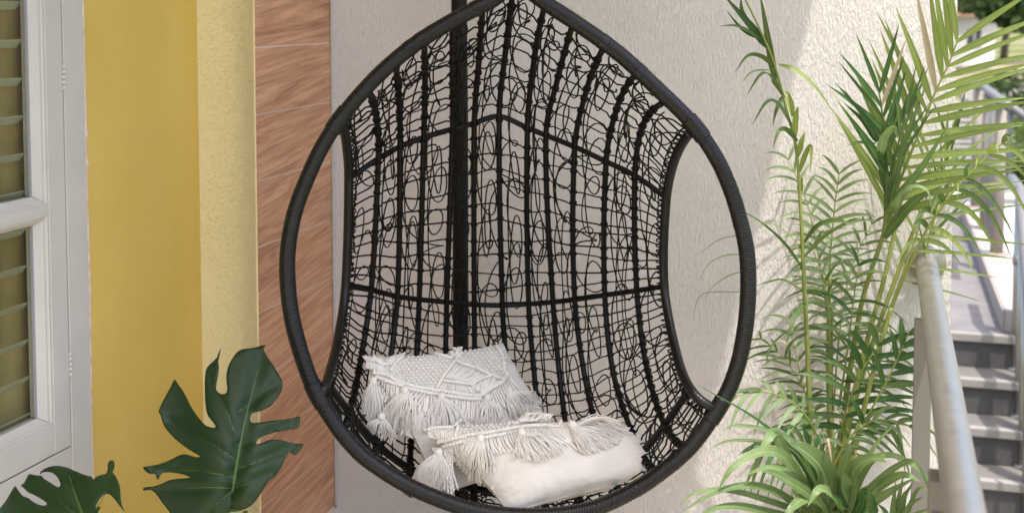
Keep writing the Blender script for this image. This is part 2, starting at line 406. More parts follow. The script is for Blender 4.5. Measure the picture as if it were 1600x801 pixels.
sa = wbox('sash_stile', k_seam + .0015, k_bead, z_sb, ztopw - .062, -.05, .010, 'white_paint')
wbox('sash_stile', k_se - (k_bead - k_seam), k_se - .0015, z_sb, ztopw - .062, -.05, .010, 'white_paint')
zb1 = z_gb - .018; 
wbox('sash_rail', k_bead, k_se - (k_bead - k_seam), z_sb + .0005, zb1, -.05, .0095, 'white_paint')
mm0 = z_m0 + .008; mm1 = z_m1 - .008
wbox('glazing_bar', k_bead, k_se - (k_bead - k_seam), mm0, mm1, -.045, .009, 'white_paint')
# moulded beads round both lights, each a sloping strip
def bead(ka, za, kb, zb, inx, inz, nm='glazing_bead'):
    b = MB(); prof = [(0, .008), (.22, .0085), (.3, .004), (.5, .0035), (.62, -.001), (1.0, -.012), (1.0, -.03), (0, -.03)]
    V = []
    for (kk, zz, sg) in ((ka, za, 1), (kb, zb, -1)):
        for (q, o) in prof:
            V.append(tuple(wl(kk + inx[0] * q + (inx[1] * q * sg), zz + inz[0] * q + inz[1] * q * sg, o)))
    n = len(prof); F = [(i, (i + 1) % n, n + (i + 1) % n, n + i) for i in range(n)] + [tuple(range(n - 1, -1, -1)), tuple(range(n, 2 * n))]
    b.add(V, F); return b.build(nm, 'white_paint', win)
bw = k_gl - k_bead; kr = k_se - (k_bead - k_seam)
for (za, zb) in ((mm1 - .0003, ztopw - .062), (zb1 - .0003, mm0 + .0003)):
    bead(k_bead - .0003, za, k_bead - .0003, zb, (bw, 0), (0, bw * .8)); bead(kr + .0003, za, kr + .0003, zb, (-bw, 0), (0, bw * .8))
    bead(k_bead, za, kr, za, (0, bw), (bw * .75, 0)); bead(k_bead, zb, kr, zb, (0, bw), (-bw * .75, 0))
    wbox('pane', k_gl - .004, k_ge + .004, za + .004, zb - .004, -.020, -.016, 'glass', bevel=0)
    for (ka, kb2) in ((k_gl - .0005, k_gl + .0045), ): wbox('glazing_seal', ka, kb2, za + bw * .7, zb - bw * .7, -.0155, -.0115, 'seal', bevel=0)
# hinges
for vv in (140, 590):
    z = kz(97, vv)[1]; b = MB()
    for q in range(5):
        b.tube([wl(k_seam, z + .012 * q, .0125), wl(k_seam, z + .012 * q + .0105, .0125)], .0042, 10)
    b.build('hinge', 'white_paint', win, True)
# inside: curtain and slatted blind
b = MB(); V = []; F = []
nk = 60
for i in range(nk):
    kk = KW - .02 + (1.19) * i / (nk - 1); dp = -.062 - .006 * math.sin(i * 1.3)
    V += [tuple(wl(kk, .02, dp)), tuple(wl(kk, ztopw, dp))]
    if i: F.append((2 * i - 2, 2 * i - 1, 2 * i + 1, 2 * i))
b.add(V, F); b.build('curtain', 'curtain', win, True)
wbox('lintel', KW - .0005, KE + .0005, ztopw, ZT, -.18, -.002, 'ochre_smooth', oc)
wbox('inner_lining', KW, KE, .0, .045, -.4, .0, 'white_paint')
zs, dzs = kz(15, 70)[1], kz(15, 70)[1] - kz(15, 131)[1]
k_bl = (P0 - onplane(36, 300, P0 - AW * .036, AW)).dot(NW)
z = zs + dzs * 9
while z > .12:
    b = MB(); c = wl((k_bl + KE) / 2, z, -.036)
    e1 = (AW * .008 + Vector((0, 0, .0085)))
    b.box(c, NW * ((KE - k_bl) / 2), e1, Vector((0, 0, .0008)))
    b.build('blind_slat', 'blind', win, False); z -= dzs

# ================================================================== stairs, landing, garden
st_p = at(1530, 520, 6.84); LZ = st_p.z                    # front of the landing
def sp(a, n, z): return Vector((st_p.x, st_p.y, 0)) + AW * a - NW * n + Vector((0, 0, z))
def sbox(name, a0, a1, n0, n1, z0, z1, mat, parent=None, bevel=.004):
    b = MB(); c = (sp(a0, n0, z0) + sp(a1, n1, z1)) / 2
    b.box(c, AW * ((a1 - a0) / 2), NW * ((n1 - n0) / 2), Vector((0, 0, (z1 - z0) / 2)))
    return b.build(name, mat, parent, False, bevel)
struct(sbox('landing', -2.6, 2.6, -6.2, -.03, LZ - .9, LZ, 'landing_stone'))
stair = empty('stone_staircase', sp(0, .8, lawn_z), 'grey stone staircase with pale nosings going down from the landing', 'stairs')
RS, TR = .185, .235
for i in range(5):
    n0 = i * TR; z = LZ - i * RS
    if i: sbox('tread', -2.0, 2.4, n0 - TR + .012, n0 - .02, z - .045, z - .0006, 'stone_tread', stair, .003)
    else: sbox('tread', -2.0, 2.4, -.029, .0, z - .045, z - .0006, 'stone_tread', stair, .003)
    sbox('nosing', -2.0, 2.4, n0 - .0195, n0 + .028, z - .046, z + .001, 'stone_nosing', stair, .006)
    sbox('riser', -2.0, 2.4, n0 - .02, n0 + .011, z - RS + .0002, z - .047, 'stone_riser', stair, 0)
# kerb along the landing
kb = onplane(1565, 508, Vector((0, 0, LZ)), Vector((0, 0, 1))); ka = (kb - st_p).dot(AW)
kerb = sbox('landing_kerb', ka, ka + 1.2, -4.1, -.06, LZ + .0005, LZ + .125, 'white_kerb', None, .008)
tag(kerb, 'low white kerb running along the landing above the stairs', 'kerb')
sbox('kerb_edge', ka - .012, ka - .0005, -4.1, -.06, LZ + .0008, LZ + .118, 'kerb_edge', kerb, .003)
endk = sbox('landing_end_kerb', ka - 1.6, ka + .9, -4.55, -4.2, LZ + .0005, LZ + .16, 'white_kerb', None, .008)
tag(endk, 'white kerb closing the far end of the grey landing', 'kerb')
# stair railing: posts, sloping rail, thin balusters beyond the frame
def post(name, base, h, r, mat, parent, collar=True):
    b = MB(); b.tube([base, base + Vector((0, 0, h))], r, 14); o = b.build(name, mat, parent, True)
    if collar:
        b = MB(); b.lathe(base, [(0.0001, .014), (r * 1.75, .014), (r * 1.9, .008), (r * 1.9, .0005)], 18); b.build('base_flange', mat, o, True)
    return o
pb = onplane(1587, 577, Vector((0, 0, LZ - RS)), Vector((0, 0, 1)))
sr = empty('stair_railing', pb, 'grey steel stair railing with round posts on the steps', 'railing')
tops = []
for i in range(4):
    base = pb - NW * (TR * 1.0 * i) + AW * .0; base.z = LZ - RS * (1 + i) + .001
    post('post', base, .95, .026, 'steel', sr); tops.append(base + Vector((0, 0, .95)))
b = MB(); b.tube([pb + NW * .5 + Vector((0, 0, .97)), tops[0] + Vector((0, 0, .02))] + [t + Vector((0, 0, .02)) for t in tops[1:]], .03, 14)
b.build('handrail', 'painted_rail', sr, True)
b = MB(); b.tube([tops[0] - Vector((0, 0, .38)), tops[0] - Vector((0, 0, .33))], .031, 14); b.build('joint_collar', 'kerb_edge', sr, True)
# posts on the kerb with a painted rail
pb2 = onplane(1557, 397, Vector((0, 0, LZ + .126)), Vector((0, 0, 1)))
kr2 = empty('kerb_railing', pb2, 'beige post railing standing on the white landing kerb', 'railing')
for i in range(3):
    base = pb2 + NW * (1.05 * i); base.z = LZ + .1262
    if i < 3: post('post', base, 1.0, .042, 'beige_post', kr2)
b = MB(); b.tube([Vector((pb2.x, pb2.y, LZ + 1.15)) - NW * .6, Vector((pb2.x, pb2.y, LZ + 1.15)) + NW * 2.15], .03, 12); b.build('handrail', 'painted_rail', kr2, True)
for q in range(9):
    b_ = pb - NW * (.117 * q + .06); st_i = int((.117 * q + .06) / TR + .5) + 1; b_.z = LZ - RS * min(st_i, 4) + .001
    b = MB(); b.tube([b_, Vector((b_.x, b_.y, tops[0].z - RS / TR * (.117 * q + .06)))], .011, 8); b.build('baluster', 'steel', sr, True)
for q in range(7):
    base = pb2 + NW * (.17 * q + .09); base.z = LZ + .1262
    b = MB(); b.tube([base, base + Vector((0, 0, .99))], .008, 6); b.build('baluster', 'painted_rail', kr2, True)
# white slatted screen beyond the landing
sd = 12.2
s0 = at(1478, 160, sd); s1 = at(1546, 160, sd); zl = lawn_z
scr = empty('slatted_screen', at(1510, 330, sd), 'white horizontal slat screen standing beyond the landing', 'fence')
scr.location.z = zl
bpy.context.view_layer.update()
for q in range(15):
    z = at(1500, 162 + 8.4 * q, sd).z
    b = MB(); c = Vector(((s0.x + s1.x) / 2, sd, z)); b.box(c, Vector(((s1.x - s0.x) / 2, 0, 0)), Vector((0, .012, 0)), Vector((0, 0, .016))); b.build('slat', 'white_kerb', scr)
for X in (s0.x, (s0.x + s1.x) / 2, s1.x):
    b = MB(); b.box((X, sd + .04, (at(1500, 155, sd).z + zl) / 2), Vector((.025, 0, 0)), Vector((0, .025, 0)), Vector((0, 0, (at(1500, 155, sd).z - zl) / 2))); b.build('post', 'painted_rail', scr)
# pale far handrail with bend
fd = 15.0
fr = empty('garden_handrail', at(1530, 300, fd), 'pale painted handrail bending down a garden path beyond the screen', 'railing'); fr.location.z = lawn_z
bpy.context.view_layer.update()
hp = [at(1470, 131, fd), at(1524, 131, fd), at(1532, 132.5, fd), at(1620, 196, fd - 1.0)]
b = MB(); b.tube(hp, .048, 12); b.build('handrail', 'painted_rail', fr, True)
for p in (hp[0], hp[1], hp[2].lerp(hp[3], .55)):
    b = MB(); b.tube([Vector((p.x, p.y, lawn_z)), p], .03, 8); b.build('post', 'painted_rail', fr, True)

# bushes, trees, house far off
def leafcloud(blobs, n, size, mat, name, parent):
    V = np.zeros((n * 4, 3)); F = []
    wts = np.array([bb[3] ** 2 for bb in blobs]); wts = wts / wts.sum()
    idx = rng.choice(len(blobs), n, p=wts)
    for i in range(n):
        cx, cy, cz, r = blobs[idx[i]]
        d = rng.normal(size=3); d /= np.linalg.norm(d); rr = r * (rng.random() ** .35)
        c = np.array([cx, cy, cz]) + d * rr * np.array([1, 1, .8])
        a = rng.normal(size=3); a /= np.linalg.norm(a); bvec = np.cross(a, rng.normal(size=3)); bvec /= np.linalg.norm(bvec)
        s1_ = size * (.6 + .8 * rng.random()); s2_ = s1_ * .5
        V[4 * i:4 * i + 4] = [c - a * s1_, c + bvec * s2_, c + a * s1_, c - bvec * s2_]
        F.append((4 * i, 4 * i + 1, 4 * i + 2, 4 * i + 3))
    b = MB(); b.add(V, F); return b.build(name, mat, parent)
def tree(u, d, h, spread, mat, label, n=2600):
    base = at(u, 400, d); base.z = lawn_z
    t = empty('garden_tree', base, label, 'tree', None)
    b = MB(); pts = crom([base, base + Vector((.1, 0, h * .3)), base + Vector((-.1, .1, h * .62)), base + Vector((.05, 0, h * .85))], 5)
    b.tube(pts, np.linspace(h * .035, h * .012, len(pts)), 8)
    for q in range(6):
        a = q * 1.1 + rng.random(); o = base + Vector((0, 0, h * (.35 + .06 * q)))
        e = o + Vector((math.cos(a) * spread * .6, math.sin(a) * spread * .6, h * .2))
        b.tube([o, o.lerp(e, .5) + Vector((0, 0, .1)), e], [h * .016, h * .01, h * .005], 5)
    b.build('trunk', 'bark', t, True)
    blobs = [(base.x + rng.normal() * spread * .45, base.y + rng.normal() * spread * .45, base.z + h * (.5 + .4 * rng.random()), spread * (.28 + .2 * rng.random())) for _ in range(14)]
    leafcloud(blobs, n, spread * .075, mat, 'crown', t)
def bush(u, v, d, w, h, mat, label, n=1200):
    base = at(u, v, d); base.z = lawn_z
    blobs = [(base.x + (rng.random() - .5) * w, base.y + (rng.random() - .5) * w * .6, lawn_z + h * (.25 + .5 * rng.random()), h * .35) for _ in range(10)]
    t = empty('garden_bush', base, label, 'bush')
    leafcloud(blobs, n, h * .06, mat, 'foliage', t)
    b = MB()
    for q in range(5):
        a = q * 1.3; b.tube([base, base + Vector((math.cos(a) * w * .2, math.sin(a) * w * .15, h * .55))], [.03, .012], 5)
    b.build('stem', 'bark', t, True)
tree(1630, 44, 5.2, 2.6, 'tree_leaf', 'dark leafy tree in the garden beyond the stairs', 3600)
tree(1560, 66, 6.4, 3.0, 'tree_leaf', 'tall dark tree behind the pale far house', 3600)
tree(1470, 58, 5.6, 2.6, 'tree_leaf', 'dark tree partly hidden behind the rendered wall corner', 2600)
bush(1585, 250, 20, 2.2, 1.15, 'tree_leaf_pale', 'pale green round bush behind the painted handrail', 2200)
bush(1545, 250, 23, 1.8, .85, 'tree_leaf_pale', 'low pale bush beside the painted handrail bend', 1400)
bush(1625, 250, 27, 3.0, 1.5, 'tree_leaf', 'dark bush on the garden slope', 2000)
bush(1505, 325, 11.4, .8, .62, 'tree_leaf_pale', 'small green shrub at the foot of the slat screen', 1400)
hb = at(1512, 30, 60)
house = empty('far_house', (hb.x, 60, lawn_z), 'pale far house with tiled roof among the trees', 'house')
def hbox(name, c, x, y, z, mat, par): 
    b = MB(); b.box(c, Vector((x, 0, 0)), Vector((0, y, 0)), Vector((0, 0, z))); return b.build(name, mat, par)
wallo = hbox('wall', (hb.x, 62, lawn_z + 1.2), 1.5, 1.5, 1.2, 'house_wall', house)
for q in (-.8, .5): 
    wd = hbox('window', (hb.x + q, 60.49, lawn_z + 1.35), .32, .03, .4, 'house_glass', house); hbox('frame', (hb.x + q, 60.47, lawn_z + 1.35), .03, .02, .4, 'white_paint', wd)
b = MB(); z = lawn_z + 2.4
b.add([(hb.x - 1.8, 60.2, z), (hb.x + 1.8, 60.2, z), (hb.x + 1.8, 63.8, z), (hb.x - 1.8, 63.8, z), (hb.x - 1.8, 62, z + .9), (hb.x + 1.8, 62, z + .9)], [(0, 1, 5, 4), (2, 3, 4, 5), (0, 4, 3), (1, 2, 5), (3, 2, 1, 0)])
b.build('roof', 'house_roof', house)
gw = MB(); p = at(1575, 96, 36); gw.box((p.x, 36, lawn_z + .22), Vector((1.3, 0, 0)), Vector((0, .15, 0)), Vector((0, 0, .23)))
tag(gw.build('garden_wall', 'white_kerb', None, False, .02), 'low white garden wall on the slope behind the bushes', 'wall')

# ------------------------------------------------------------------ terrace railing in the foreground
hr = empty('terrace_railing', Vector((RW.x, RW.y, 0)) - NW * .55 + AW * .06, 'brushed steel terrace railing with thick round handrail fixed to wall', 'railing')
hz = RW.z
b = MB(); pts = [RW - NW * q for q in np.linspace(.001, 5.2, 40)]
b.tube(pts, .028, 28); b.build('handrail', 'steel', hr, True)
b = MB(); q = NW.to_track_quat('Z', 'Y')
V = []; F = []
prof = [(.0001, -.016), (.048, -.016), (.052, -.012), (.052, -.0008), (.0001, -.0008)]
for (r_, o_) in prof:
    for j in range(28):
        a = 2 * math.pi * j / 28; V.append(tuple(RW + NW * o_ + q @ Vector((r_ * math.cos(a), r_ * math.sin(a), 0))))
for i in range(len(prof) - 1):
    for j in range(28): F.append((i * 28 + j, i * 28 + (j + 1) % 28, (i + 1) * 28 + (j + 1) % 28, (i + 1) * 28 + j))
b.add(V, F); b.build('wall_flange', 'steel', hr, True)
# flat post near the wall
def rp(n, off, z): return Vector((RW.x, RW.y, 0)) - NW * n + AW * off + Vector((0, 0, z))
b = MB(); b.box(rp(.42, -.016, (hz - .06) / 2), AW * .021, NW * .006, Vector((0, 0, (hz - .06) / 2))); b.build('flat_post', 'post_steel', hr, False, .002)
b = MB(); b.tube([rp(.42, -.002, hz - .061), rp(.42, 0, hz - .03)], .008, 10); b.build('pin', 'steel', hr, True)
for (n_, dzp) in ((1.52, .052), (1.66, .066), (2.6, .06), (3.6, .06)):
    b = MB(); b.box(rp(n_, -.024, (hz - dzp) / 2), AW * .013, NW * .030, Vector((0, 0, (hz - dzp) / 2))); b.build('flat_post', 'post_steel', hr, False, .002)
    b = MB(); b.tube([rp(n_, -.018, hz - dzp - .001), rp(n_, -.006, hz - .028)], .006, 10); b.build('pin', 'steel', hr, True)

# ================================================================== hanging chair
def rimd(v): return 2.93 - .08 * v / 800.0
rim_px = [(808, -26), (786, -12), (767, 2), (737, 17), (707, 33), (662, 60), (621, 91), (580, 129), (539, 176), (505, 226), (479, 281), (461, 330), (451, 380), (449, 430), (455, 490),
          (470, 550), (492, 609), (524, 662), (550, 695), (580, 722), (640, 759), (716, 790), (770, 802), (830, 806), (880, 803), (930, 793), (980, 771), (1024, 744), (1081, 695), (1130, 624), (1152, 572),
          (1164, 515), (1169, 455), (1167, 395), (1156, 343), (1140, 292), (1117, 243), (1080, 191), (1023, 135), (967, 84), (904, 39), (858, 9), (832, -10)]
rimP = crom([at(u, v, rimd(v)) for u, v in rim_px], 8, True)
rimP = resample(rimP, .0016, True)
apex = at(808, -26, rimd(-26))
base = Vector((apex.x, 2.95, .40))
chair = empty('hanging_egg_chair', base, 'black woven teardrop hanging chair with open arm holes', 'chair')
# wrapped rim: every turn of the cord is a small ridge
pitch = 4
r = np.array([.0187 - (.0011 if i % pitch == 0 else 0) + .0004 * math.sin(i * .013) + .0003 * rng.normal() * (i % pitch == 1) for i in range(len(rimP))])
b = MB(); b.tube(rimP, r, 14, True); rimo = b.build('rim', 'rattan', chair, True)
# ribs
T0 = [(535, 191), (578, 148), (619, 108), (663, 74), (707, 44), (754, 14), (801, -8), (850, 14), (893, 45), (941, 79), (990, 120), (1033, 163), (1078, 208)]
T05 = [(542, 230), (589, 190), (624, 165), (664, 140), (707, 120), (748, 98), (790, 80), (834, 98), (871, 125), (916, 143), (963, 172), (1003, 200), (1054, 250)]
T1 = [(545, 283), (591, 251), (625, 232), (662, 217), (707, 204), (741, 195), (780, 184), (824, 202), (853, 214), (898, 232), (947, 255), (992, 277), (1041, 312)]
T2 = [(540, 446), (580, 452), (621, 462), (655, 467), (698, 471), (741, 475), (785, 476), (826, 474), (864, 471), (898, 467), (945, 460), (995, 453), (1038, 446)]
T25 = [(528, 530), (563, 565), (606, 590), (648, 600), (695, 610), (742, 615), (794, 618), (838, 620), (878, 618), (918, 610), (960, 590), (1009, 566), (1053, 535)]
T3 = [(512, 592), (548, 640), (590, 690), (640, 728), (690, 748), (740, 760), (793, 765), (848, 762), (898, 752), (952, 732), (1000, 704), (1037, 660), (1076, 603)]
T4 = [(503, 612), (541, 662), (583, 714), (637, 755), (690, 780), (745, 797), (800, 804), (858, 804), (915, 796), (975, 773), (1030, 738), (1072, 700), (1115, 637)]
KN = [0, .12, .25, .55, .72, .88, 1.0]
DC = [0, .21, .36, .55, .52, .28, 0]; DE = [0, .10, .20, .29, .19, .03, 0]
KP = np.zeros((13, 7, 3))
for lv, (row, dc, de) in enumerate(zip((T0, T05, T1, T2, T25, T3, T4), DC, DE)):
    for i, (u, v) in enumerate(row):
        w = 1 - ((i - 6) / 6) ** 2
        KP[i, lv] = at(u, v, rimd(v) + de + (dc - de) * w)
kn = np.array(KN)
TANG = np.zeros_like(KP)
for i in range(13):
    for l in range(7):
        a, c = max(l - 1, 0), min(l + 1, 6)
        TANG[i, l] = (KP[i, c] - KP[i, a]) / (kn[c] - kn[a])
    TANG[i, 0] = 2 * (KP[i, 1] - KP[i, 0]) / (kn[1] - kn[0]) - TANG[i, 1]
    TANG[i, 6] = 2 * (KP[i, 6] - KP[i, 5]) / (kn[6] - kn[5]) - TANG[i, 5]
def ribpt(i, t):
    t = min(max(t, 0.0), 1.0); l = min(int(np.searchsorted(kn, t, 'right')) - 1, 5)
    h = kn[l + 1] - kn[l]; x = (t - kn[l]) / h
    return ((2 * x ** 3 - 3 * x ** 2 + 1) * KP[i, l] + (x ** 3 - 2 * x ** 2 + x) * h * TANG[i, l] + (-2 * x ** 3 + 3 * x ** 2) * KP[i, l + 1] + (x ** 3 - x ** 2) * h * TANG[i, l + 1])
NTT = 401
RIB = np.array([[ribpt(i, t) for t in np.linspace(0, 1, NTT)] for i in range(13)])
def surf(x, t):
    x = min(max(x, 0.0), 12.0); i = min(int(x), 11); f = x - i
    ti = min(max(t, 0.0), 1.0) * (NTT - 1); k0 = min(int(ti), NTT - 2); tf = ti - k0
    g = lambda j: RIB[min(max(j, 0), 12), k0] * (1 - tf) + RIB[min(max(j, 0), 12), k0 + 1] * tf
    b_, c_ = g(i), g(i + 1)
    a_ = g(i - 1) if i > 0 else 2 * b_ - c_
    d_ = g(i + 2) if i < 11 else 2 * c_ - b_
    return .5 * (2 * b_ + (c_ - a_) * f + (2 * a_ - 5 * b_ + 4 * c_ - d_) * f * f + (3 * b_ - a_ - 3 * c_ + d_) * f ** 3)
cen = np.array([.0, 2.85, 1.0])
def outw(p): d = p - cen; return d / np.linalg.norm(d)
for i in range(13):
    P = resample(RIB[i], .008); b = MB()
    if i in (0, 12):
        P = resample(RIB[i], .0022); rr = [.0118 - (.0008 if q % 3 == 0 else 0) for q in range(len(P))]
        b.tube(P, rr, 10); b.build('arm_opening_edge', 'rattan', chair, True)
    else:
        b.tube(P, .0074, 10); b.build('rib', 'frame_metal', chair, True)
for (t, rr) in ((.25, .0070), (.55, .0072), (.88, .0092)):
    P = resample(np.array([surf(x, t) for x in np.linspace(0, 12, 97)]) + np.array([outw(surf(x, t)) for x in np.linspace(0, 12, 97)]) * .006, .01)
    b = MB(); b.tube(P, rr, 10); b.build('hoop', 'frame_metal', chair, True)
# thicker bindings where the arm openings meet the rim
def near_rim(p): return int(np.argmin(np.linalg.norm(rimP - np.array(p), axis=1)))
for p in (RIB[0][0], RIB[0][-1], RIB[12][0], RIB[12][-1]):
    c = near_rim(p); idx = [(c + q) % len(rimP) for q in range(-18, 19)]
    b = MB(); b.tube(rimP[idx], [.0208 - (.0014 if q % 4 == 0 else 0) for q in range(37)], 14); b.build('rim_binding', 'rattan', chair, True)
for pxy in ((745, 12), (660, 62), (640, 76), (945, 66), (1000, 112)):
    c = near_rim(at(pxy[0], pxy[1], rimd(pxy[1]))); idx = [(c + q) % len(rimP) for q in range(-6, 7)]
    b = MB(); b.tube(rimP[idx], .0195, 14); b.build('rim_binding', 'rattan', chair, True)
# open weave of thin wicker
wv = MB()
rows = list(np.concatenate([np.linspace(.03, .25, 9)[:-1], np.linspace(.25, .55, 12)[:-1], np.linspace(.55, .88, 17), np.linspace(.90, .985, 6)]))
RST = .0022
for t in rows:
    ph = rng.random() * 6; pts = []
    jit = rng.normal(size=14) * .0035
    for x in np.linspace(0, 12, 97):
        i = int(min(x, 11)); f = x - i
        tt = t + jit[i] * (1 - f) + jit[i + 1] * f + .002 * math.sin(x * 2.1 + ph)
        p = surf(x, tt); e = 1 if (int(round(x)) + int(t * 100)) % 2 else -1
        pts.append(p + outw(p) * (.0098 * math.cos(min(abs(x - round(x)) * 4, 1) * math.pi / 2) * e))
    wv.tube(pts, RST, 4)
    for i in range(1, 12):           # the turn round each rib
        c = surf(i, t + jit[i]); d = surf(i, t + jit[i] + .006) - surf(i, t + jit[i] - .006); d /= np.linalg.norm(d)
        s_ = np.cross(d, outw(c)); s_ /= np.linalg.norm(s_); q_ = np.cross(s_, d)
        ring = [c + (s_ * math.cos(a) + q_ * math.sin(a)) * .0090 + d * .004 * (a / 6.28 - .5) for a in np.linspace(0, 2 * math.pi * 1.25, 12)]
        wv.tube(ring, RST * .85, 4)
def tlen(x, t): return np.linalg.norm(surf(x, t + .01) - surf(x, t - .01)) / .02
def meander(x0, amp, t0, t1, looph, q, dep):
    """a cord that wanders down between two ribs in long loops"""
    pts = []; t = t0; a = rng.random() * 6.28; w1 = rng.random() * 6; drift = 0; n = 0
    while t < t1 and n < 900:
        L = max(tlen(x0, t), .15)
        aa = amp * (.72 + .34 * math.sin(a * .37 + w1)); qq = q * (.8 + .4 * math.sin(a * .23 + w1 * 2))
        x = x0 + aa * math.sin(a) + .12 * math.sin(a * .31 + w1) * (amp > .3); tt = t + qq * looph / L * math.cos(a + .12 * math.sin(a * .7))
        if 0.005 < tt < .995:
            p = surf(min(max(x, .04), 11.96), tt); pts.append(p + outw(p) * (dep + .008 * math.sin(a * .53 + w1)))
        elif len(pts) > 3:
            wv.tube(pts, RST * .92, 4); pts = []
        a += .32; t += looph / L * .32 / 6.28 * .95; n += 1
    if len(pts) > 3: wv.tube(pts, RST * .92, 4)
for i in range(12):
    c = i + .5
    meander(c, .42, .01, .99, .15, .58, .004)
    meander(c + .05, .36, .03, .97, .27, .40, .012)
    if i % 3 == 1: meander(c + rng.normal() * .1, .36, .02, .98, .23, .45, -.006)
    if i in (2, 5, 8, 10): meander(c + .5, .80, .1, .9, .26, .36, .016)
for i in range(12):                     # denser knots beside the rim, high and low
    for (ta, tb) in ((.0, .10), (.86, .995)):
        meander(i + .5, .42, ta, tb, .10, .6, .010)
for e in (0.12, 11.88):                 # lacing along the arm openings
    pts = []
    for k_ in range(360):
        t = .01 + .98 * k_ / 359; p = surf(e + (.09 if e < 1 else -.09) * math.sin(k_ * .95), t); pts.append(p + outw(p) * .012 * math.cos(k_ * .95))
    wv.tube(pts, RST, 4)
# loops that bulge out past the rim underneath
for q in range(1):
    pts = []
    n0 = near_rim(at(492, 609, rimd(609))); n1 = near_rim(at(1130, 624, rimd(624))); m = abs(n1 - n0)
    for k_ in range(0, m, 4):
        p = rimP[(min(n0, n1) + k_) % len(rimP)]; d = p - np.array([.0, p[1], 1.0]); d /= np.linalg.norm(d)
        a = k_ * (.045 + .012 * q) + q * 2
        pts.append(p + d * (.014 + .010 * math.sin(a)) + np.array([0, .035 + .02 * math.cos(a * .8 + q), 0]))
    wv.tube(pts, RST, 4)
wv.build('wicker_weave', 'strand', chair, True, kind='stuff')
# hanger: ring and chain
hook = Vector((apex.x, apex.y, 1.98))
b = MB(); b.tube([apex + Vector((.024 * math.cos(a), 0, .045 + .024 * math.sin(a))) for a in np.linspace(0, 6.28, 20)[:-1]], .006, 8, True); b.build('hanging_ring', 'chain', chair, True)
z = apex.z + .079; q = 0
while z < hook.z - .01:
    d = Vector((1, 0, 0)) if q % 2 else Vector((0, 1, 0))
    b = MB(); b.tube([Vector((apex.x, apex.y, z)) + d * (.013 * math.cos(a)) + Vector((0, 0, .022 * math.sin(a))) for a in np.linspace(0, 6.28, 16)[:-1]], .004, 6, True)
    b.build('chain_link', 'chain', chair, True); z += .034; q += 1
# stand with the post behind the basket
pp = at(719, 200, 3.60); FZ = -.06
stand = empty('chair_stand', (pp.x, pp.y, FZ), 'black steel post stand behind the woven hanging chair', 'stand')
b = MB(); top = [Vector((pp.x, pp.y, z)) for z in (FZ + .01, .6, 1.2, 1.75)] + [Vector((pp.x + .03, pp.y - .06, 2.05)), Vector((pp.x + .08, pp.y - .28, 2.25)), Vector((apex.x - .02, apex.y + .15, 2.24)), Vector((apex.x, apex.y, 2.12))]
b.tube(crom(top, 10), .0225, 18); b.build('post', 'frame_metal', stand, True)
b = MB(); b.tube([Vector((apex.x, apex.y, 2.12)), Vector((apex.x, apex.y, hook.z + .018)), Vector((apex.x + .014, apex.y, hook.z + .004)), Vector((apex.x, apex.y, hook.z - .012))], .006, 8); b.build('hook', 'chain', stand, True)
b = MB(); cc = Vector((pp.x + .08, pp.y - .5, FZ + .024)); b.tube([cc + Vector((.5 * math.cos(a), .5 * math.sin(a), 0)) for a in np.linspace(0, 6.28, 50)[:-1]], .022, 12, True); b.build('base_ring', 'frame_metal', stand, True)

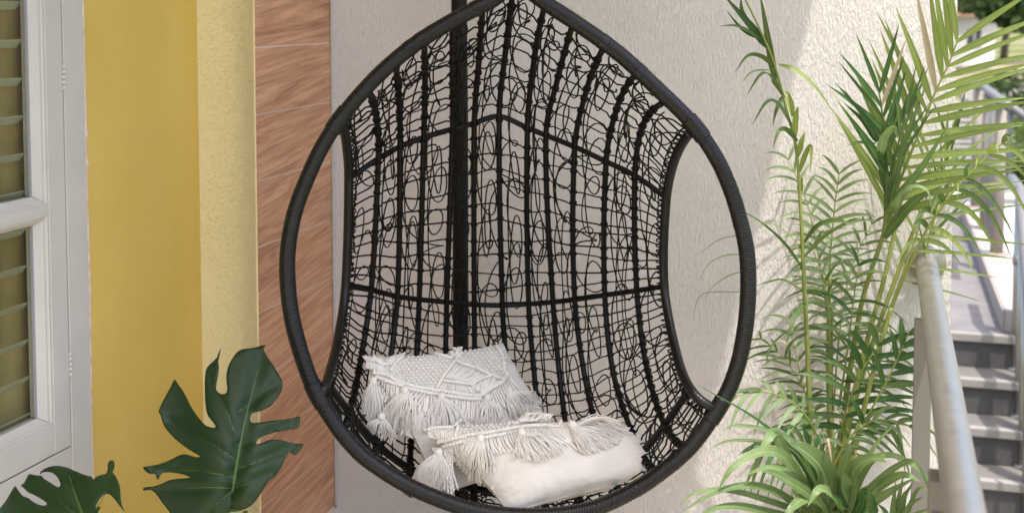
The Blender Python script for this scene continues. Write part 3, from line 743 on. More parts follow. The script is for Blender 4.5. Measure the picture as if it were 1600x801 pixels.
# ================================================================== cushions
def cushion(name, TL, TR_, BR, BL, th, label, seed, pw=.5):
    TL, TR_, BR, BL = [np.array(at(*c)) for c in (TL, TR_, BR, BL)]
    N = np.cross(TR_ - TL, BL - TL); N /= np.linalg.norm(N)
    if N[1] > 0: N = -N                      # faces the viewer
    n = 56; b = MB(); V = []; F = []
    def pt(s, t, side):
        ss = s + .045 * math.sin(math.pi * t) * (1 - 2 * s) * 1.0 * (abs(2 * s - 1) ** 3)
        tt = t + .045 * math.sin(math.pi * s) * (1 - 2 * t) * (abs(2 * t - 1) ** 3)
        p = (TL * (1 - ss) + TR_ * ss) * (1 - tt) + (BL * (1 - ss) + BR * ss) * tt
        e = max(math.sin(math.pi * s) * math.sin(math.pi * t), 0) ** pw
        edge = 1 - min(1, 2.2 * min(s, 1 - s, t, 1 - t))
        wr = .012 * noise.noise((s * 5 + seed, t * 3.2, seed)) * (e + .25) + .0075 * edge * noise.noise(((s if min(t, 1 - t) < min(s, 1 - s) else t) * 22, seed + 3, 2)) * min(1, e * 3)
        ang = math.sin((s * 3.1 + t * 5.2) * 4 + seed + 2 * noise.noise((s * 3, t * 3, seed))) * .0024 * e
        return p + N * (side * th * e + (wr + ang) * (1 if side > 0 else .4))
    for side in (1, -1):
        for i in range(n + 1):
            for j in range(n + 1): V.append(pt(j / n, i / n, side))
    m = (n + 1) ** 2
    for o in (0, m):
        for i in range(n):
            for j in range(n):
                q = (o + i * (n + 1) + j, o + i * (n + 1) + j + 1, o + (i + 1) * (n + 1) + j + 1, o + (i + 1) * (n + 1) + j)
                F.append(q if o else q[::-1])
    b.add(V, F)
    o = b.build('cover', 'cotton_fabric', None, True)
    bm = bmesh.new(); bm.from_mesh(o.data); bmesh.ops.remove_doubles(bm, verts=bm.verts, dist=1e-5); bmesh.ops.recalc_face_normals(bm, faces=bm.faces); bm.to_mesh(o.data)
    tree_ = BVHTree.FromBMesh(bm); bm.free()
    low = min(v[2] for v in V); root = empty(name, (float((TL + BR)[0] / 2), float((TL + BR)[1] / 2), float(low)), label, 'cushion', None)
    o.parent = root; o.matrix_parent_inverse = root.matrix_world.inverted()
    # piped seam along the edge
    s_ = MB(); loop = [pt(q, 0, 1) for q in np.linspace(0, 1, 40)] + [pt(1, q, 1) for q in np.linspace(0, 1, 40)[1:]] + [pt(q, 1, 1) for q in np.linspace(1, 0, 40)[1:]] + [pt(0, q, 1) for q in np.linspace(1, 0, 40)[1:-1]]
    s_.tube(loop, .0011, 5, True); s_.build('seam', 'cotton_fabric', root, True)
    return root, tree_, N
CA, treeA, NA = cushion('macrame_cushion', (566, 556, 3.08), (786, 536, 3.38), (905, 730, 3.25), (688, 772, 2.96), .052, 'white macrame cushion leaning against the back of the chair', 1.3, .42)
CB, treeB, NB = cushion('macrame_cushion', (658, 668, 2.97), (996, 660, 3.20), (1048, 744, 3.0), (796, 801, 2.872), .080, 'white tasselled cushion lying flat at the front of the seat', 5.1, .46)
lastd = [3.0]
tr_dv = {id(treeA): 3.0, id(treeB): 6.0}
tr_mid = {id(treeA): (735, 640), id(treeB): (850, 720)}
def hit(tr, u, v, off=0.0, seek=True):
    v = v + tr_dv[id(tr)]; d = ray(u, v).normalized(); o = Vector((0, 0, EYE))
    loc, nrm, i, dist = tr.ray_cast(o, d)
    if loc is None and seek:
        cu, cv = tr_mid[id(tr)]
        for f in np.linspace(.03, .6, 20):
            l2, n2, i2, d2 = tr.ray_cast(o, ray(u + (cu - u) * f, v + (cv - v) * f).normalized())
            if l2 is not None: lastd[0] = l2.y; break
    if loc is None:
        p = at(u, v, lastd[0]) - d * off; return np.array(p)
    if nrm.dot(d) > 0: nrm = -nrm
    lastd[0] = loc.y
    return np.array(loc + nrm * off)
def pline(P, step=2.0):
    P = np.array(P, float); P3 = np.hstack([P, np.zeros((len(P), 1))]); return resample(crom(P3, 10), step)[:, :2]
def braid(mb, tr, P, r=.0052, pitch=5.2):
    """knotted cord: a row of plump slanting wraps"""
    Q = pline(P, .9); Q = [q for q in Q if ishit(tr, q[0], q[1])]
    if len(Q) < 4: return
    pts = [hit(tr, u, v, r * .75) for u, v in Q]
    L = np.arange(len(Q)) * .9
    rr = r * (.72 + .34 * np.abs(np.sin(math.pi * L / pitch)))
    mb.tube(pts, rr, 8)
def cord(mb, tr, P, r=.0028, off=None):
    Q = pline(P, 4); mb.tube([hit(tr, u, v, (r * .8 if off is None else off)) for u, v in Q], r, 6)
def inside(p, poly):
    c = False; n = len(poly); j = n - 1
    for i in range(n):
        if (poly[i][1] > p[1]) != (poly[j][1] > p[1]) and p[0] < (poly[j][0] - poly[i][0]) * (p[1] - poly[i][1]) / (poly[j][1] - poly[i][1] + 1e-9) + poly[i][0]: c = not c
        j = i
    return c
def ishit(tr, u, v): return tr.ray_cast(Vector((0, 0, EYE)), ray(u, v + tr_dv[id(tr)]).normalized())[0] is not None
def knots(mb, tr, poly, N, pitch=(7.4, 4.6), size=.0052, skew=-.35):
    us = [p[0] for p in poly]; vs = [p[1] for p in poly]; row = 0; v = min(vs)
    while v < max(vs):
        u = min(us) - 20 + (pitch[0] / 2 if row % 2 else 0) + 0
        while u < max(us) + 20:
            uu = u + skew * (v - min(vs)) * .0; p = (uu + rng.normal() * .3, v + (uu - min(us)) * -.06 + rng.normal() * .25)
            if inside(p, poly) and ishit(tr, p[0], p[1]):
                c = hit(tr, p[0], p[1], .0022); c2 = hit(tr, p[0] + 2.6, p[1] + (2.2 if row % 2 else -2.2), .0022)
                ax = c2 - c; ax /= np.linalg.norm(ax) + 1e-9
                mb.ball(c, size * .62, 6, 5, ax, 1.35)
            u += pitch[0]
        v += pitch[1]; row += 1
def hatch(mb, tr, A, B, n, r=.0026):
    A = pline(A, 1); B = pline(B, 1)
    for i in range(n):
        f = (i + .5) / n; a = A[int(f * (len(A) - 1))]; b_ = B[int(f * (len(B) - 1))]
        m = (a + b_) / 2
        cord(mb, tr, [a, m + rng.normal(size=2) * .4, b_], r * (.9 + .2 * rng.random()))
def tassel(root, tr, head, tips, n=90, length_j=.22, bead=.0105, fluff=.012, curl=3.0, two_sided=False):
    b = MB(); h = hit(tr, head[0], head[1], bead * .8)
    b.ball(h, bead, 12, 8); 
    d = h - np.array(at(tips[0][0], tips[0][1], h[1])); 
    for q in range(3):                        # a few wraps over the ball
        pass
    kn_ = b.build('tassel_knot', 'cotton_cord', root, True)
    b = MB(); T = pline(tips, 1) if len(tips) > 2 else np.array([np.array(tips[0]) * (1 - f) + np.array(tips[1]) * f for f in np.linspace(0, 1, 30)])
    for i in range(n):
        f = (int(rng.random() * 11) + .5 + rng.normal() * .22) / 11; f = min(max(f, 0), 1); tp = T[int(f * (len(T) - 1))] + rng.normal(size=2) * 2.6
        hd = np.array(head, float) + np.array([(f - .5) * 9 * (1 if T[-1][0] > T[0][0] else -1), rng.random() * 5 + 2])
        Lf = 1 - length_j * rng.random() ** 1.5; tp = hd + (tp - hd) * Lf
        dirv = tp - hd; nv = np.array([-dirv[1], dirv[0]]); nv /= np.linalg.norm(nv) + 1e-6
        bow = (f - .5) * np.linalg.norm(dirv) * .20 + rng.normal() * 2.5; c1 = rng.normal() * curl * .5; off0 = rng.random() * fluff + .002
        side = 1 if T[-1][0] > T[0][0] else -1
        pts = []
        lastd[0] = h[1]
        mid_ = np.array(T[len(T) // 2]) - np.array(head, float); axn = mid_ / (np.linalg.norm(mid_) + 1e-6)
        dl = axn * dirv.dot(axn); lat = dirv - dl
        for k_ in range(9):
            s = k_ / 8; p = hd + dl * s + lat * (1 - (1 - s) ** 2.4) + nv * (c1 * math.sin(s * 7 + i) * s)
            off = off0 * math.sin(math.pi * min(1, s * .8 + .12)) + .0025
            q_ = hit(tr, p[0], p[1], off, False); 
            pts.append(q_)
        pts = np.array(pts)
        # a strand never jumps in depth: keep it hanging from the last resting point
        for k_ in range(1, 9):
            if abs(pts[k_][1] - pts[k_ - 1][1]) > .03:
                yy = pts[k_ - 1][1]; p = hd + dl * (k_ / 8) + lat * (1 - (1 - k_ / 8) ** 2.4); pts[k_] = np.array(at(p[0], p[1], yy))
        b.tube(crom(pts, 2), np.linspace(.0015, .0011, 17) * (.75 + .6 * rng.random()), 4, caps=False)
    t = b.build('tassel', 'cotton_cord', root, True); kn_.parent = t; kn_.matrix_parent_inverse = t.matrix_world.inverted()
# --- leaning cushion
m = MB()
bordA = [(571, 566), (580, 577), (595, 580), (617, 590), (640, 599), (662, 604), (685, 608), (707, 611), (730, 614), (749, 615.5), (766, 604), (784, 594), (790, 580)]
braid(m, treeA, bordA); braid(m, treeA, [(574, 577), (590, 585), (617, 596), (640, 605), (662, 610), (685, 614), (707, 617), (730, 620), (750, 621)])
for P in ([(609, 577), (617, 565), (640, 545)], [(682, 604), (694, 582), (711, 560), (721, 547), (727, 536)], [(704, 557), (708, 537)], [(713, 563), (736, 570), (766, 583), (786, 590)],
          [(691, 592), (737, 598)], [(738, 606), (741, 594), (766, 584)], [(749, 611), (781, 594)], [(582, 556), (595, 565), (611, 566)], [(640, 545), (672, 549), (705, 557)], [(774, 538), (782, 550), (786, 566), (786, 580)]):
    braid(m, treeA, P, .0046, 4.6)
R1 = [(614, 578), (641, 548), (704, 560), (709, 563), (681, 602), (645, 597)]
R2 = [(724, 536), (786, 528), (792, 560), (785, 586), (766, 580), (738, 567), (717, 560)]
knots(m, treeA, R1, NA); knots(m, treeA, R2, NA); knots(m, treeA, [(575, 555), (642, 545), (703, 536), (703, 554), (640, 546), (600, 556)], NA); hatch(m, treeA, [(708, 540), (724, 538)], [(708, 556), (716, 552)], 5)
hatch(m, treeA, [(572, 562), (594, 567), (608, 574)], [(572, 572), (590, 578), (605, 580)], 14)
hatch(m, treeA, [(714, 566), (735, 573), (762, 585)], [(695, 588), (718, 592), (738, 595)], 15)
hatch(m, treeA, [(692, 596), (736, 602)], [(686, 606), (746, 613)], 16)
hatch(m, treeA, [(742, 597), (766, 587), (780, 592)], [(742, 608), (752, 609), (768, 601)], 12)
hatch(m, treeA, [(600, 556), (636, 547)], [(604, 564), (615, 565)], 8); hatch(m, treeA, [(570, 558), (596, 554)], [(582, 560), (598, 564)], 8)
# fringe below the border
Q = pline([(577, 581), (590, 589), (617, 600), (640, 609), (662, 614), (685, 618), (707, 621), (730, 624), (750, 623), (768, 610), (788, 598), (795, 585)], 1)
for i in range(64):
    a = Q[int((i + .5) / 64 * (len(Q) - 1))]; f = i / 63
    dx = -2 + 26 * max(0, f - .72) * 4; L = 26 + 6 * rng.random()
    cord(m, treeA, [a, a + np.array([dx * .4 + rng.normal() * .8, L * .5]), a + np.array([dx + rng.normal() * 1.6, L])], .0027, .003)
for i in range(5):
    a = np.array([663 - 6 * i, 614.0 - i]); cord(m, treeA, [a, a + np.array([-14, 16]), a + np.array([-30 + 4 * i, 30 + i])], .0027, .006)
for i in range(9):
    a = np.array([636 + rng.normal() * 3, 640.0]); cord(m, treeA, [a, a + np.array([2, 18]), a + np.array([rng.normal() * 7 + 2, 34 + 8 * rng.random()])], .0028, .005)
m.build('macrame_panel', 'cotton_cord', CA, True, kind='stuff')
tassel(CA, treeA, (583, 592), [(558, 660), (578, 674), (600, 662)], 120)
tassel(CA, treeA, (631, 609), [(588, 658), (612, 680), (646, 676)], 130)
tassel(CA, treeA, (689, 618), [(662, 668), (692, 684), (728, 668)], 120)
tassel(CA, treeA, (759, 621), [(738, 664), (762, 672), (790, 660)], 80)
tassel(CA, treeA, (794, 608), [(796, 654), (826, 648), (848, 630)], 80, bead=.008)
tassel(CA, treeA, (596, 648), [(568, 668), (590, 684), (616, 684)], 46, fluff=.006)
# --- cushion lying in front
m = MB()
bordB = [(663, 673), (668, 681), (690, 682), (723, 676), (753, 673), (790, 666), (816, 662), (848, 660), (880, 663)]
braid(m, treeB, bordB); braid(m, treeB, [(672, 690), (695, 689), (723, 683), (750, 680), (790, 673)])
for P in ([(668, 665), (690, 663), (709, 663)], [(711, 676), (718, 656), (730, 645)], [(790, 667), (803, 645), (820, 635)], [(818, 636), (845, 635), (866, 638), (884, 642)], [(800, 657), (830, 654), (858, 653)],
          [(730, 645), (760, 637), (790, 632), (820, 633)], [(858, 655), (862, 646), (880, 640)], [(872, 660), (880, 650), (892, 646)], [(884, 664), (893, 654)]):
    braid(m, treeB, P, .0046, 4.6)
knots(m, treeB, [(715, 674), (731, 647), (790, 635), (815, 638), (790, 664), (750, 671)], NB, (7.2, 4.4))
hatch(m, treeB, [(668, 668), (690, 666), (709, 668)], [(672, 679), (692, 680), (711, 676)], 13)
hatch(m, treeB, [(822, 638), (866, 640)], [(806, 653), (858, 650)], 14); hatch(m, treeB, [(800, 659), (858, 656)], [(798, 664), (862, 659)], 16)
hatch(m, treeB, [(712, 660), (722, 648)], [(706, 664), (712, 652)], 5)
Q = pline([(676, 693), (695, 692), (723, 686), (753, 681), (790, 674), (816, 667), (848, 664), (880, 666)], 1)
for i in range(54):
    a = Q[int((i + .5) / 54 * (len(Q) - 1))]; f = i / 53; L = 22 + 5 * rng.random(); dx = 2 + 34 * f * f
    cord(m, treeB, [a, a + np.array([dx * .35 + rng.normal() * .7, L * .5]), a + np.array([dx + rng.normal() * 1.5, L])], .0027, .003)
for i in range(6):
    a = np.array([695 + 2.2 * i, 692.0]); cord(m, treeB, [a, a + np.array([1, 34]), a + np.array([rng.normal() * 3 + 3, 64 + 14 * rng.random()])], .0026, .006)
for i in range(7):
    a = np.array([858 + 5 * i, 664.0]); cord(m, treeB, [a, a + np.array([22, 14]), a + np.array([44 + rng.normal() * 3, 32 + rng.normal() * 3])], .0028, .005)
m.build('macrame_panel', 'cotton_cord', CB, True, kind='stuff')
tassel(CB, treeB, (685, 700), [(642, 748), (672, 768), (706, 778)], 150, curl=6)
tassel(CB, treeB, (750, 678), [(712, 716), (742, 746), (776, 734)], 150, curl=4)
tassel(CB, treeB, (815, 673), [(806, 706), (838, 714), (884, 700)], 150, curl=4)
tassel(CB, treeB, (893, 664), [(914, 704), (958, 694), (976, 676), (966, 652)], 170, curl=4, bead=.012, fluff=.022)

# ================================================================== plants
CAMV = Vector((0, 0, EYE))
def ribbon(pts, W, N, fold=.25, prof=None, twist=0.0, thick=0):
    """one blade: three verts across, folded along its midrib; returns MB"""
    P = np.asarray([tuple(p) for p in pts], float); n = len(P); T = np.gradient(P, axis=0); T /= np.linalg.norm(T, axis=1)[:, None] + 1e-9
    V = []; F = []
    for i in range(n):
        s = i / (n - 1); nn = np.asarray(N, float) if np.ndim(N) == 1 else N[i]
        w = np.cross(T[i], nn); w /= np.linalg.norm(w) + 1e-9; up = np.cross(w, T[i])
        if twist:
            a = twist * s; w, up = w * math.cos(a) + up * math.sin(a), up * math.cos(a) - w * math.sin(a)
        ww = W * (prof(s) if prof else (min(1, .35 + (s / .22) ** .8 * .65) * max(0.0, 1 - s ** 1.9) ** .9 * .97 + .03))
        V += [tuple(P[i] - w * ww / 2 + up * ww * fold * .5), tuple(P[i]), tuple(P[i] + w * ww / 2 + up * ww * fold * .5)]
        if i:
            a = 3 * i; F += [(a - 3, a - 2, a + 1, a), (a - 2, a - 1, a + 2, a + 1)]
    b = MB(); b.add(V, F); b.across = True; return b
def blade3(base, d, L, droop, n=9, side=None, curl=0):
    base = Vector(base); d = Vector(d).normalized(); out = []
    for i in range(n):
        s = i / (n - 1); p = base + d * (L * s) + Vector((0, 0, -1)) * (droop * L * s ** 2.2)
        if side is not None: p += Vector(side) * (curl * L * s * s)
        out.append(p)
    return out
def frond(plant, R_, mats, n, length, width, angL=48, angR=48, droop=.25, r0=.0042, tilt=0, s0=.25, s1=1.0, lift=.05, vis=(1, 1), fold=.3, rmat='stem_green', tipsplit=True, jit=5, dropr=.15, lenp=None):
    P = [at(q[0], q[1], q[2] + (DPL if plant is palm else 0)) for q in R_]; C = resample(crom(P, 12), .006)
    b = MB(); b.tube(C, np.linspace(r0, r0 * .35, len(C)), 7); fo = b.build('frond', rmat, plant, True)
    T = np.gradient(C, axis=0); T /= np.linalg.norm(T, axis=1)[:, None]
    for i in range(n):
        s = s0 + (s1 - s0) * i / max(1, n - 1); k_ = int(s * (len(C) - 1)); c = Vector(C[k_]); t = Vector(T[k_])
        view = (CAMV - c).normalized(); side = t.cross(view).normalized()      # points to picture right of the rachis
        Nn = (view * math.cos(tilt) + side * math.sin(tilt)).normalized(); sd = t.cross(Nn).normalized()
        q = i / max(1, n - 1)
        lp = (lenp(q) if lenp else (.55 + .45 * math.sin(math.pi * (.12 + .80 * q)) ** .8))
        for sg in (-1, 1):
            if rng.random() > vis[0 if sg < 0 else 1] : continue
            a = R((angL if sg < 0 else angR) * (1 - .45 * q ** 2) + rng.normal() * jit)
            d = t * math.cos(a) + sd * (sg * math.sin(a)) + Nn * (lift + rng.normal() * .06)
            L = px(length, c.y) * lp * (.9 + .2 * rng.random())
            pts = blade3(c, d, L, droop * (.75 + .5 * rng.random()), 9, Nn, -.06 + .08 * rng.normal())
            bb = ribbon(pts, px(width, c.y) * (.68 + .3 * rng.random()) * (.75 + .25 * lp), np.array(Nn), fold, None, rng.normal() * .25)
            bb.build('leaflet', mats[int(rng.random() * len(mats))] if rng.random() > .015 else 'dry_tip', fo, True)
    return fo
DPL = .2
def pxblade(plant, pts, width, mat, name='leaf', fold=.25, Nadd=(0, 0, 0), prof=None, twist=0.0, n=5, parent=None):
    P = crom([at(q[0], q[1], q[2] + (DPL if plant is palm else 0)) for q in pts], n); c = Vector(P[len(P) // 2]); Nn = ((CAMV - c).normalized() + Vector(Nadd)).normalized()
    return ribbon(P, px(width, c.y), np.array(Nn), fold, prof, twist).build(name, mat, parent or plant, True)
def pot(name, c, r, h, mat, label):
    b = MB(); b.lathe(c, [(.001, .0), (r * .72, 0), (r * .80, h * .3), (r * .95, h * .86), (r * 1.06, h * .87), (r * 1.08, h), (r * .98, h), (r * .94, h * .86), (r * .9, h * .84)], 40)
    o = empty(name, c, label, 'plant pot'); b.build('pot_body', mat, o, True)
    b = MB(); b.lathe((c[0], c[1], c[2] + h * .82), [(r * .93, 0), (r * .5, .012), (.001, .016)], 24); b.build('soil', 'soil', o, True)
    return o
FZ = -.06
# ---- palm
pb_ = at(1292, 780, 3.12 + DPL); pc = Vector((pb_.x, pb_.y, FZ))
pot('plant_pot', pc, .15, .19, 'terracotta', 'round terracotta pot at the foot of the beige wall')
palm = empty('areca_palm', pc + Vector((0, 0, .158)), 'tall areca palm with arching fronds beside the steel railing', 'palm')
root = lambda du, d=3.12: (1292 + du, 860, d)
LT_, MD, DK, GR = 'palm_light', 'palm_mid', 'palm_dark', 'palm_grey'
# tall thin shoot at the left
st = [root(-24), (1266, 690, 3.10), (1262, 560, 3.08), (1256, 430, 3.06), (1250, 310, 3.05), (1244, 232, 3.04), (1230, 176, 3.03), (1210, 101, 3.02), (1189, 50, 3.0), (1160, -10, 2.98)]
C = resample(crom([at(q[0], q[1], q[2] + DPL) for q in st], 12), .01); b = MB(); b.tube(C, np.linspace(.0085, .0022, len(C)), 9); shoot = b.build('shoot', 'stem_green', palm, True)
for P, w_, mt in ([[(1212, 130, 3.03), (1200, 60, 3.02), (1187, -12, 3.0)], 13, MD], [[(1200, 75, 3.02), (1172, 40, 3.0), (1130, -8, 2.98)], 15, DK], [[(1188, 60, 3.02), (1162, 22, 3.0), (1158, -6, 2.98)], 11, MD],
                  [[(1194, 66, 3.02), (1168, 48, 2.98), (1146, 40, 2.96), (1122, 42, 2.95)], 6, MD], [[(1190, 60, 3.02), (1160, 44, 2.98), (1135, 16, 2.96)], 10, DK],
                  [[(1210, 104, 3.02), (1190, 88, 2.98), (1168, 87, 2.96), (1148, 114, 2.95)], 8, MD], [[(1226, 152, 3.03), (1208, 124, 2.99), (1190, 116, 2.96), (1166, 150, 2.95)], 10, MD],
                  [[(1204, 110, 3.02), (1176, 112, 2.97), (1158, 130, 2.95)], 4, GR], [[(1237, 196, 3.03), (1216, 164, 2.99), (1198, 160, 2.97), (1175, 196, 2.95)], 10, MD],
                  [[(1224, 150, 3.03), (1214, 170, 3.0), (1207, 198, 2.98)], 8, MD], [[(1246, 220, 3.03), (1228, 202, 3.0), (1216, 206, 2.98), (1208, 232, 2.97)], 9, MD],
                  [[(1217, 101, 3.02), (1246, 112, 3.0), (1275, 138, 2.98), (1304, 178, 2.97)], 9, LT_], [[(1238, 182, 3.03), (1236, 160, 3.0), (1228, 146, 2.97), (1238, 190, 2.94)], 9, LT_],
                  [[(1243, 214, 3.03), (1244, 180, 3.0), (1247, 166, 2.99)], 11, LT_], [[(1246, 245, 3.04), (1252, 218, 3.02), (1257, 206, 3.0)], 12, LT_],
                  [[(1250, 268, 3.04), (1260, 240, 3.02), (1268, 230, 3.0), (1266, 270, 2.98)], 11, LT_], [[(1250, 300, 3.05), (1254, 276, 3.04)], 12, LT_]):
    if len(P) == 2: P = [P[0], tuple((a + b_) / 2 for a, b_ in zip(*P)), P[1]]
    pxblade(palm, P, w_, mt, 'leaflet', .4, (rng.normal() * .5, 0, rng.normal() * .4), None, rng.normal() * .4, 5, shoot)
# lower leaflets on that shoot
for P, w_, mt in ([[(1254, 420, 3.06), (1225, 380, 3.0), (1185, 345, 2.93), (1138, 318, 2.88)], 7, MD], [[(1253, 400, 3.06), (1235, 370, 3.0), (1210, 352, 2.96), (1186, 350, 2.94)], 9, LT_], [[(1256, 380, 3.06), (1280, 352, 3.0), (1310, 345, 2.96), (1335, 352, 2.94)], 11, MD],
                  [[(1257, 400, 3.06), (1285, 370, 3.0), (1325, 345, 2.96), (1345, 340, 2.94)], 9, MD], [[(1258, 455, 3.07), (1225, 436, 3.0), (1200, 440, 2.96), (1180, 448, 2.94)], 6, GR], [[(1259, 470, 3.07), (1240, 500, 3.0), (1228, 540, 2.97)], 9, MD],
                  [[(1260, 505, 3.07), (1235, 512, 3.0), (1205, 540, 2.95), (1195, 575, 2.94)], 7, MD], [[(1261, 520, 3.07), (1240, 530, 3.0), (1226, 562, 2.97)], 9, MD],
                  [[(1172, 400, 3.3), (1140, 398, 3.28), (1110, 410, 3.27), (1090, 440, 3.27)], 2.4, GR], [[(1172, 366, 3.3), (1130, 372, 3.28), (1104, 388, 3.27), (1090, 400, 3.27)], 2.2, GR],
                  [[(1180, 428, 3.3), (1150, 426, 3.28), (1118, 444, 3.27), (1098, 470, 3.27)], 2.4, GR], [[(1186, 458, 3.3), (1130, 456, 3.28), (1094, 462, 3.27), (1082, 500, 3.27)], 2.2, GR]):
    pxblade(palm, P, w_, mt, 'leaflet', .4, (rng.normal() * .4, 0, rng.normal() * .4), None, rng.normal() * .4, 5, shoot)
# other stems of the clump
for q in ([root(0), (1312, 690, 3.14), (1345, 480, 3.10), (1380, 365, 3.06), (1384, 300, 3.05)], [root(8, 3.1), (1318, 700, 3.08), (1348, 560, 3.06), (1385, 420, 3.04), (1410, 300, 3.03)], [root(-6), (1296, 690, 3.17), (1294, 560, 3.18), (1296, 430, 3.19)],
          [root(12, 3.08), (1336, 700, 3.05), (1362, 590, 3.02), (1393, 480, 3.0)], [root(4), (1300, 720, 3.2), (1298, 600, 3.21), (1300, 480, 3.22)], [root(2), (1330, 650, 3.12), (1376, 500, 3.08), (1420, 380, 3.05), (1440, 330, 3.04)]):
    C = resample(crom([at(z[0], z[1], z[2] + DPL) for z in q], 10), .01); b = MB(); b.tube(C, np.linspace(.0095, .0048, len(C)), 9); b.build('stem', 'stem_green', palm, True)
# big pale frond
frond(palm, [(1384, 366, 3.06), (1400, 300, 3.03), (1415, 260, 3.0), (1440, 198, 2.97), (1460, 147, 2.94), (1480, 105, 2.92), (1497, 62, 2.9)], [LT_], 16, 205, 14.5, 42, 60, .06, .005, 0, .12, .99, .03, (.95, 1), .22, 'stem_green', jit=3, lenp=lambda q: 1.0 - .25 * q)
# dark upright frond in front of it
frond(palm, [(1384, 330, 3.0), (1386, 250, 2.97), (1380, 190, 2.95), (1374, 145, 2.94)], [DK], 8, 130, 10, 36, 32, .03, .005, .35, .30, 1.0, .05, (1, 1), .3, 'palm_mid', jit=4, lenp=lambda q: 1.1 - .25 * q)
frond(palm, [(1384, 330, 3.0), (1398, 250, 2.96), (1412, 190, 2.95), (1425, 140, 2.94)], [DK, MD], 5, 125, 9, 18, 14, .02, .004, .5, .15, .8, .05, (.7, 1), .3, 'palm_mid', jit=3)
# frond arching out over the stairs, its leaflets hanging
frond(palm, [(1393, 480, 3.0), (1422, 410, 2.96), (1457, 343, 2.92), (1489, 300, 2.90), (1524, 263, 2.88), (1566, 224, 2.86), (1612, 196, 2.84)], [MD, LT_, MD], 11, 84, 12, 60, 66, .95, .0046, .5, .34, 1.0, .35, (1, .9), .35, 'stem_green', jit=8)
# frond behind, long thin level leaflets
frond(palm, [(1376, 520, 3.14), (1410, 430, 3.14), (1440, 340, 3.14), (1452, 280, 3.14), (1456, 230, 3.14)], [LT_, 'palm_light', GR], 9, 190, 7, 40, 78, .04, .004, .15, .3, .95, .02, (.35, 1), .3, jit=3)
frond(palm, [(1440, 420, 3.16), (1462, 330, 3.14), (1478, 250, 3.12), (1490, 190, 3.1)], [LT_, MD], 8, 110, 10, 24, 26, .12, .004, .9, .1, .95, .02, (.8, .8), .3, jit=8)
# bold single leaflets at the crown
for P, w_, mt in ([[(1382, 372, 3.02), (1412, 332, 2.97), (1440, 306, 2.94), (1458, 302, 2.92)], 20, MD], [[(1383, 345, 3.02), (1402, 310, 2.97), (1440, 262, 2.94), (1482, 196, 2.92)], 17, MD], [[(1386, 318, 3.0), (1398, 280, 2.97), (1412, 246, 2.95)], 18, MD],
                  [[(1384, 334, 3.0), (1410, 308, 2.95), (1445, 296, 2.92), (1480, 286, 2.9)], 13, LT_], [[(1384, 300, 3.0), (1380, 240, 2.97), (1382, 190, 2.95)], 17, DK], [[(1400, 352, 3.0), (1402, 315, 2.95), (1424, 292, 2.92), (1450, 300, 2.9), (1456, 345, 2.9)], 10, GR],
                  [[(1370, 222, 2.98), (1350, 190, 2.97), (1318, 160, 2.96)], 10, DK], [[(1368, 224, 2.98), (1340, 222, 2.97), (1324, 228, 2.96)], 6, GR], [[(1374, 250, 2.98), (1380, 215, 2.93), (1396, 198, 2.9), (1402, 216, 2.9)], 18, GR]):
    pxblade(palm, P, w_, mt, 'leaflet', .3, (rng.normal() * .3, 0, rng.normal() * .3), None, rng.normal() * .3, 5)
# grey-green feathery frond against the lit wall and its lower neighbours
frond(palm, [(1297, 560, 3.22), (1296, 430, 3.21), (1303, 335, 3.19), (1311, 272, 3.17)], [GR], 15, 78, 7.5, 62, 62, .32, .0036, 0, .30, 1.0, .1, (1, 1), .35, jit=4)
frond(palm, [(1298, 620, 3.2), (1296, 520, 3.16), (1288, 440, 3.12), (1270, 390, 3.08)], [GR, MD], 11, 90, 7, 58, 62, .5, .0034, .3, .2, 1.0, .1, (.9, 1), .35, jit=8)
frond(palm, [(1310, 640, 3.14), (1325, 540, 3.1), (1335, 460, 3.06), (1342, 415, 3.04)], [GR, MD, DK], 11, 96, 8, 60, 60, .55, .0034, -.3, .2, 1.0, .1, (1, .9), .35, jit=9)
frond(palm, [(1310, 700, 3.1), (1322, 640, 3.06), (1346, 580, 3.02), (1372, 540, 3.0)], [DK, MD], 8, 120, 13, 70, 62, .35, .004, .3, .2, 1.0, .1, (1, 1), .3, jit=8)
frond(palm, [(1316, 720, 3.06), (1350, 660, 3.0), (1388, 590, 2.96), (1420, 520, 2.94)], [DK, DK, MD], 9, 92, 13, 40, 46, .28, .0042, .2, .25, 1.0, .1, (.7, 1), .3, jit=6)
frond(palm, [(1296, 730, 3.1), (1272, 670, 3.04), (1240, 630, 3.0), (1196, 612, 2.97), (1150, 618, 2.95)], [GR, MD], 10, 62, 10, 48, 52, .55, .004, .4, .25, 1.0, .1, (1, 1), .35, jit=10)
frond(palm, [(1300, 730, 3.06), (1330, 680, 3.0), (1370, 655, 2.97), (1420, 665, 2.95)], [GR, MD], 9, 72, 10, 46, 52, .6, .004, .3, .2, 1.0, .1, (1, 1), .35, jit=10)
frond(palm, [(1296, 740, 3.05), (1268, 700, 3.0), (1240, 690, 2.97), (1200, 700, 2.95)], [MD, DK], 9, 80, 11, 52, 50, .6, .004, .2, .2, 1.0, .1, (1, 1), .35, jit=12)
frond(palm, [(1290, 760, 3.16), (1268, 660, 3.2), (1245, 560, 3.24), (1232, 500, 3.27)], [GR, MD], 9, 70, 7, 55, 55, .5, .0032, .1, .35, 1.0, .1, (1, 1), .35, jit=10)
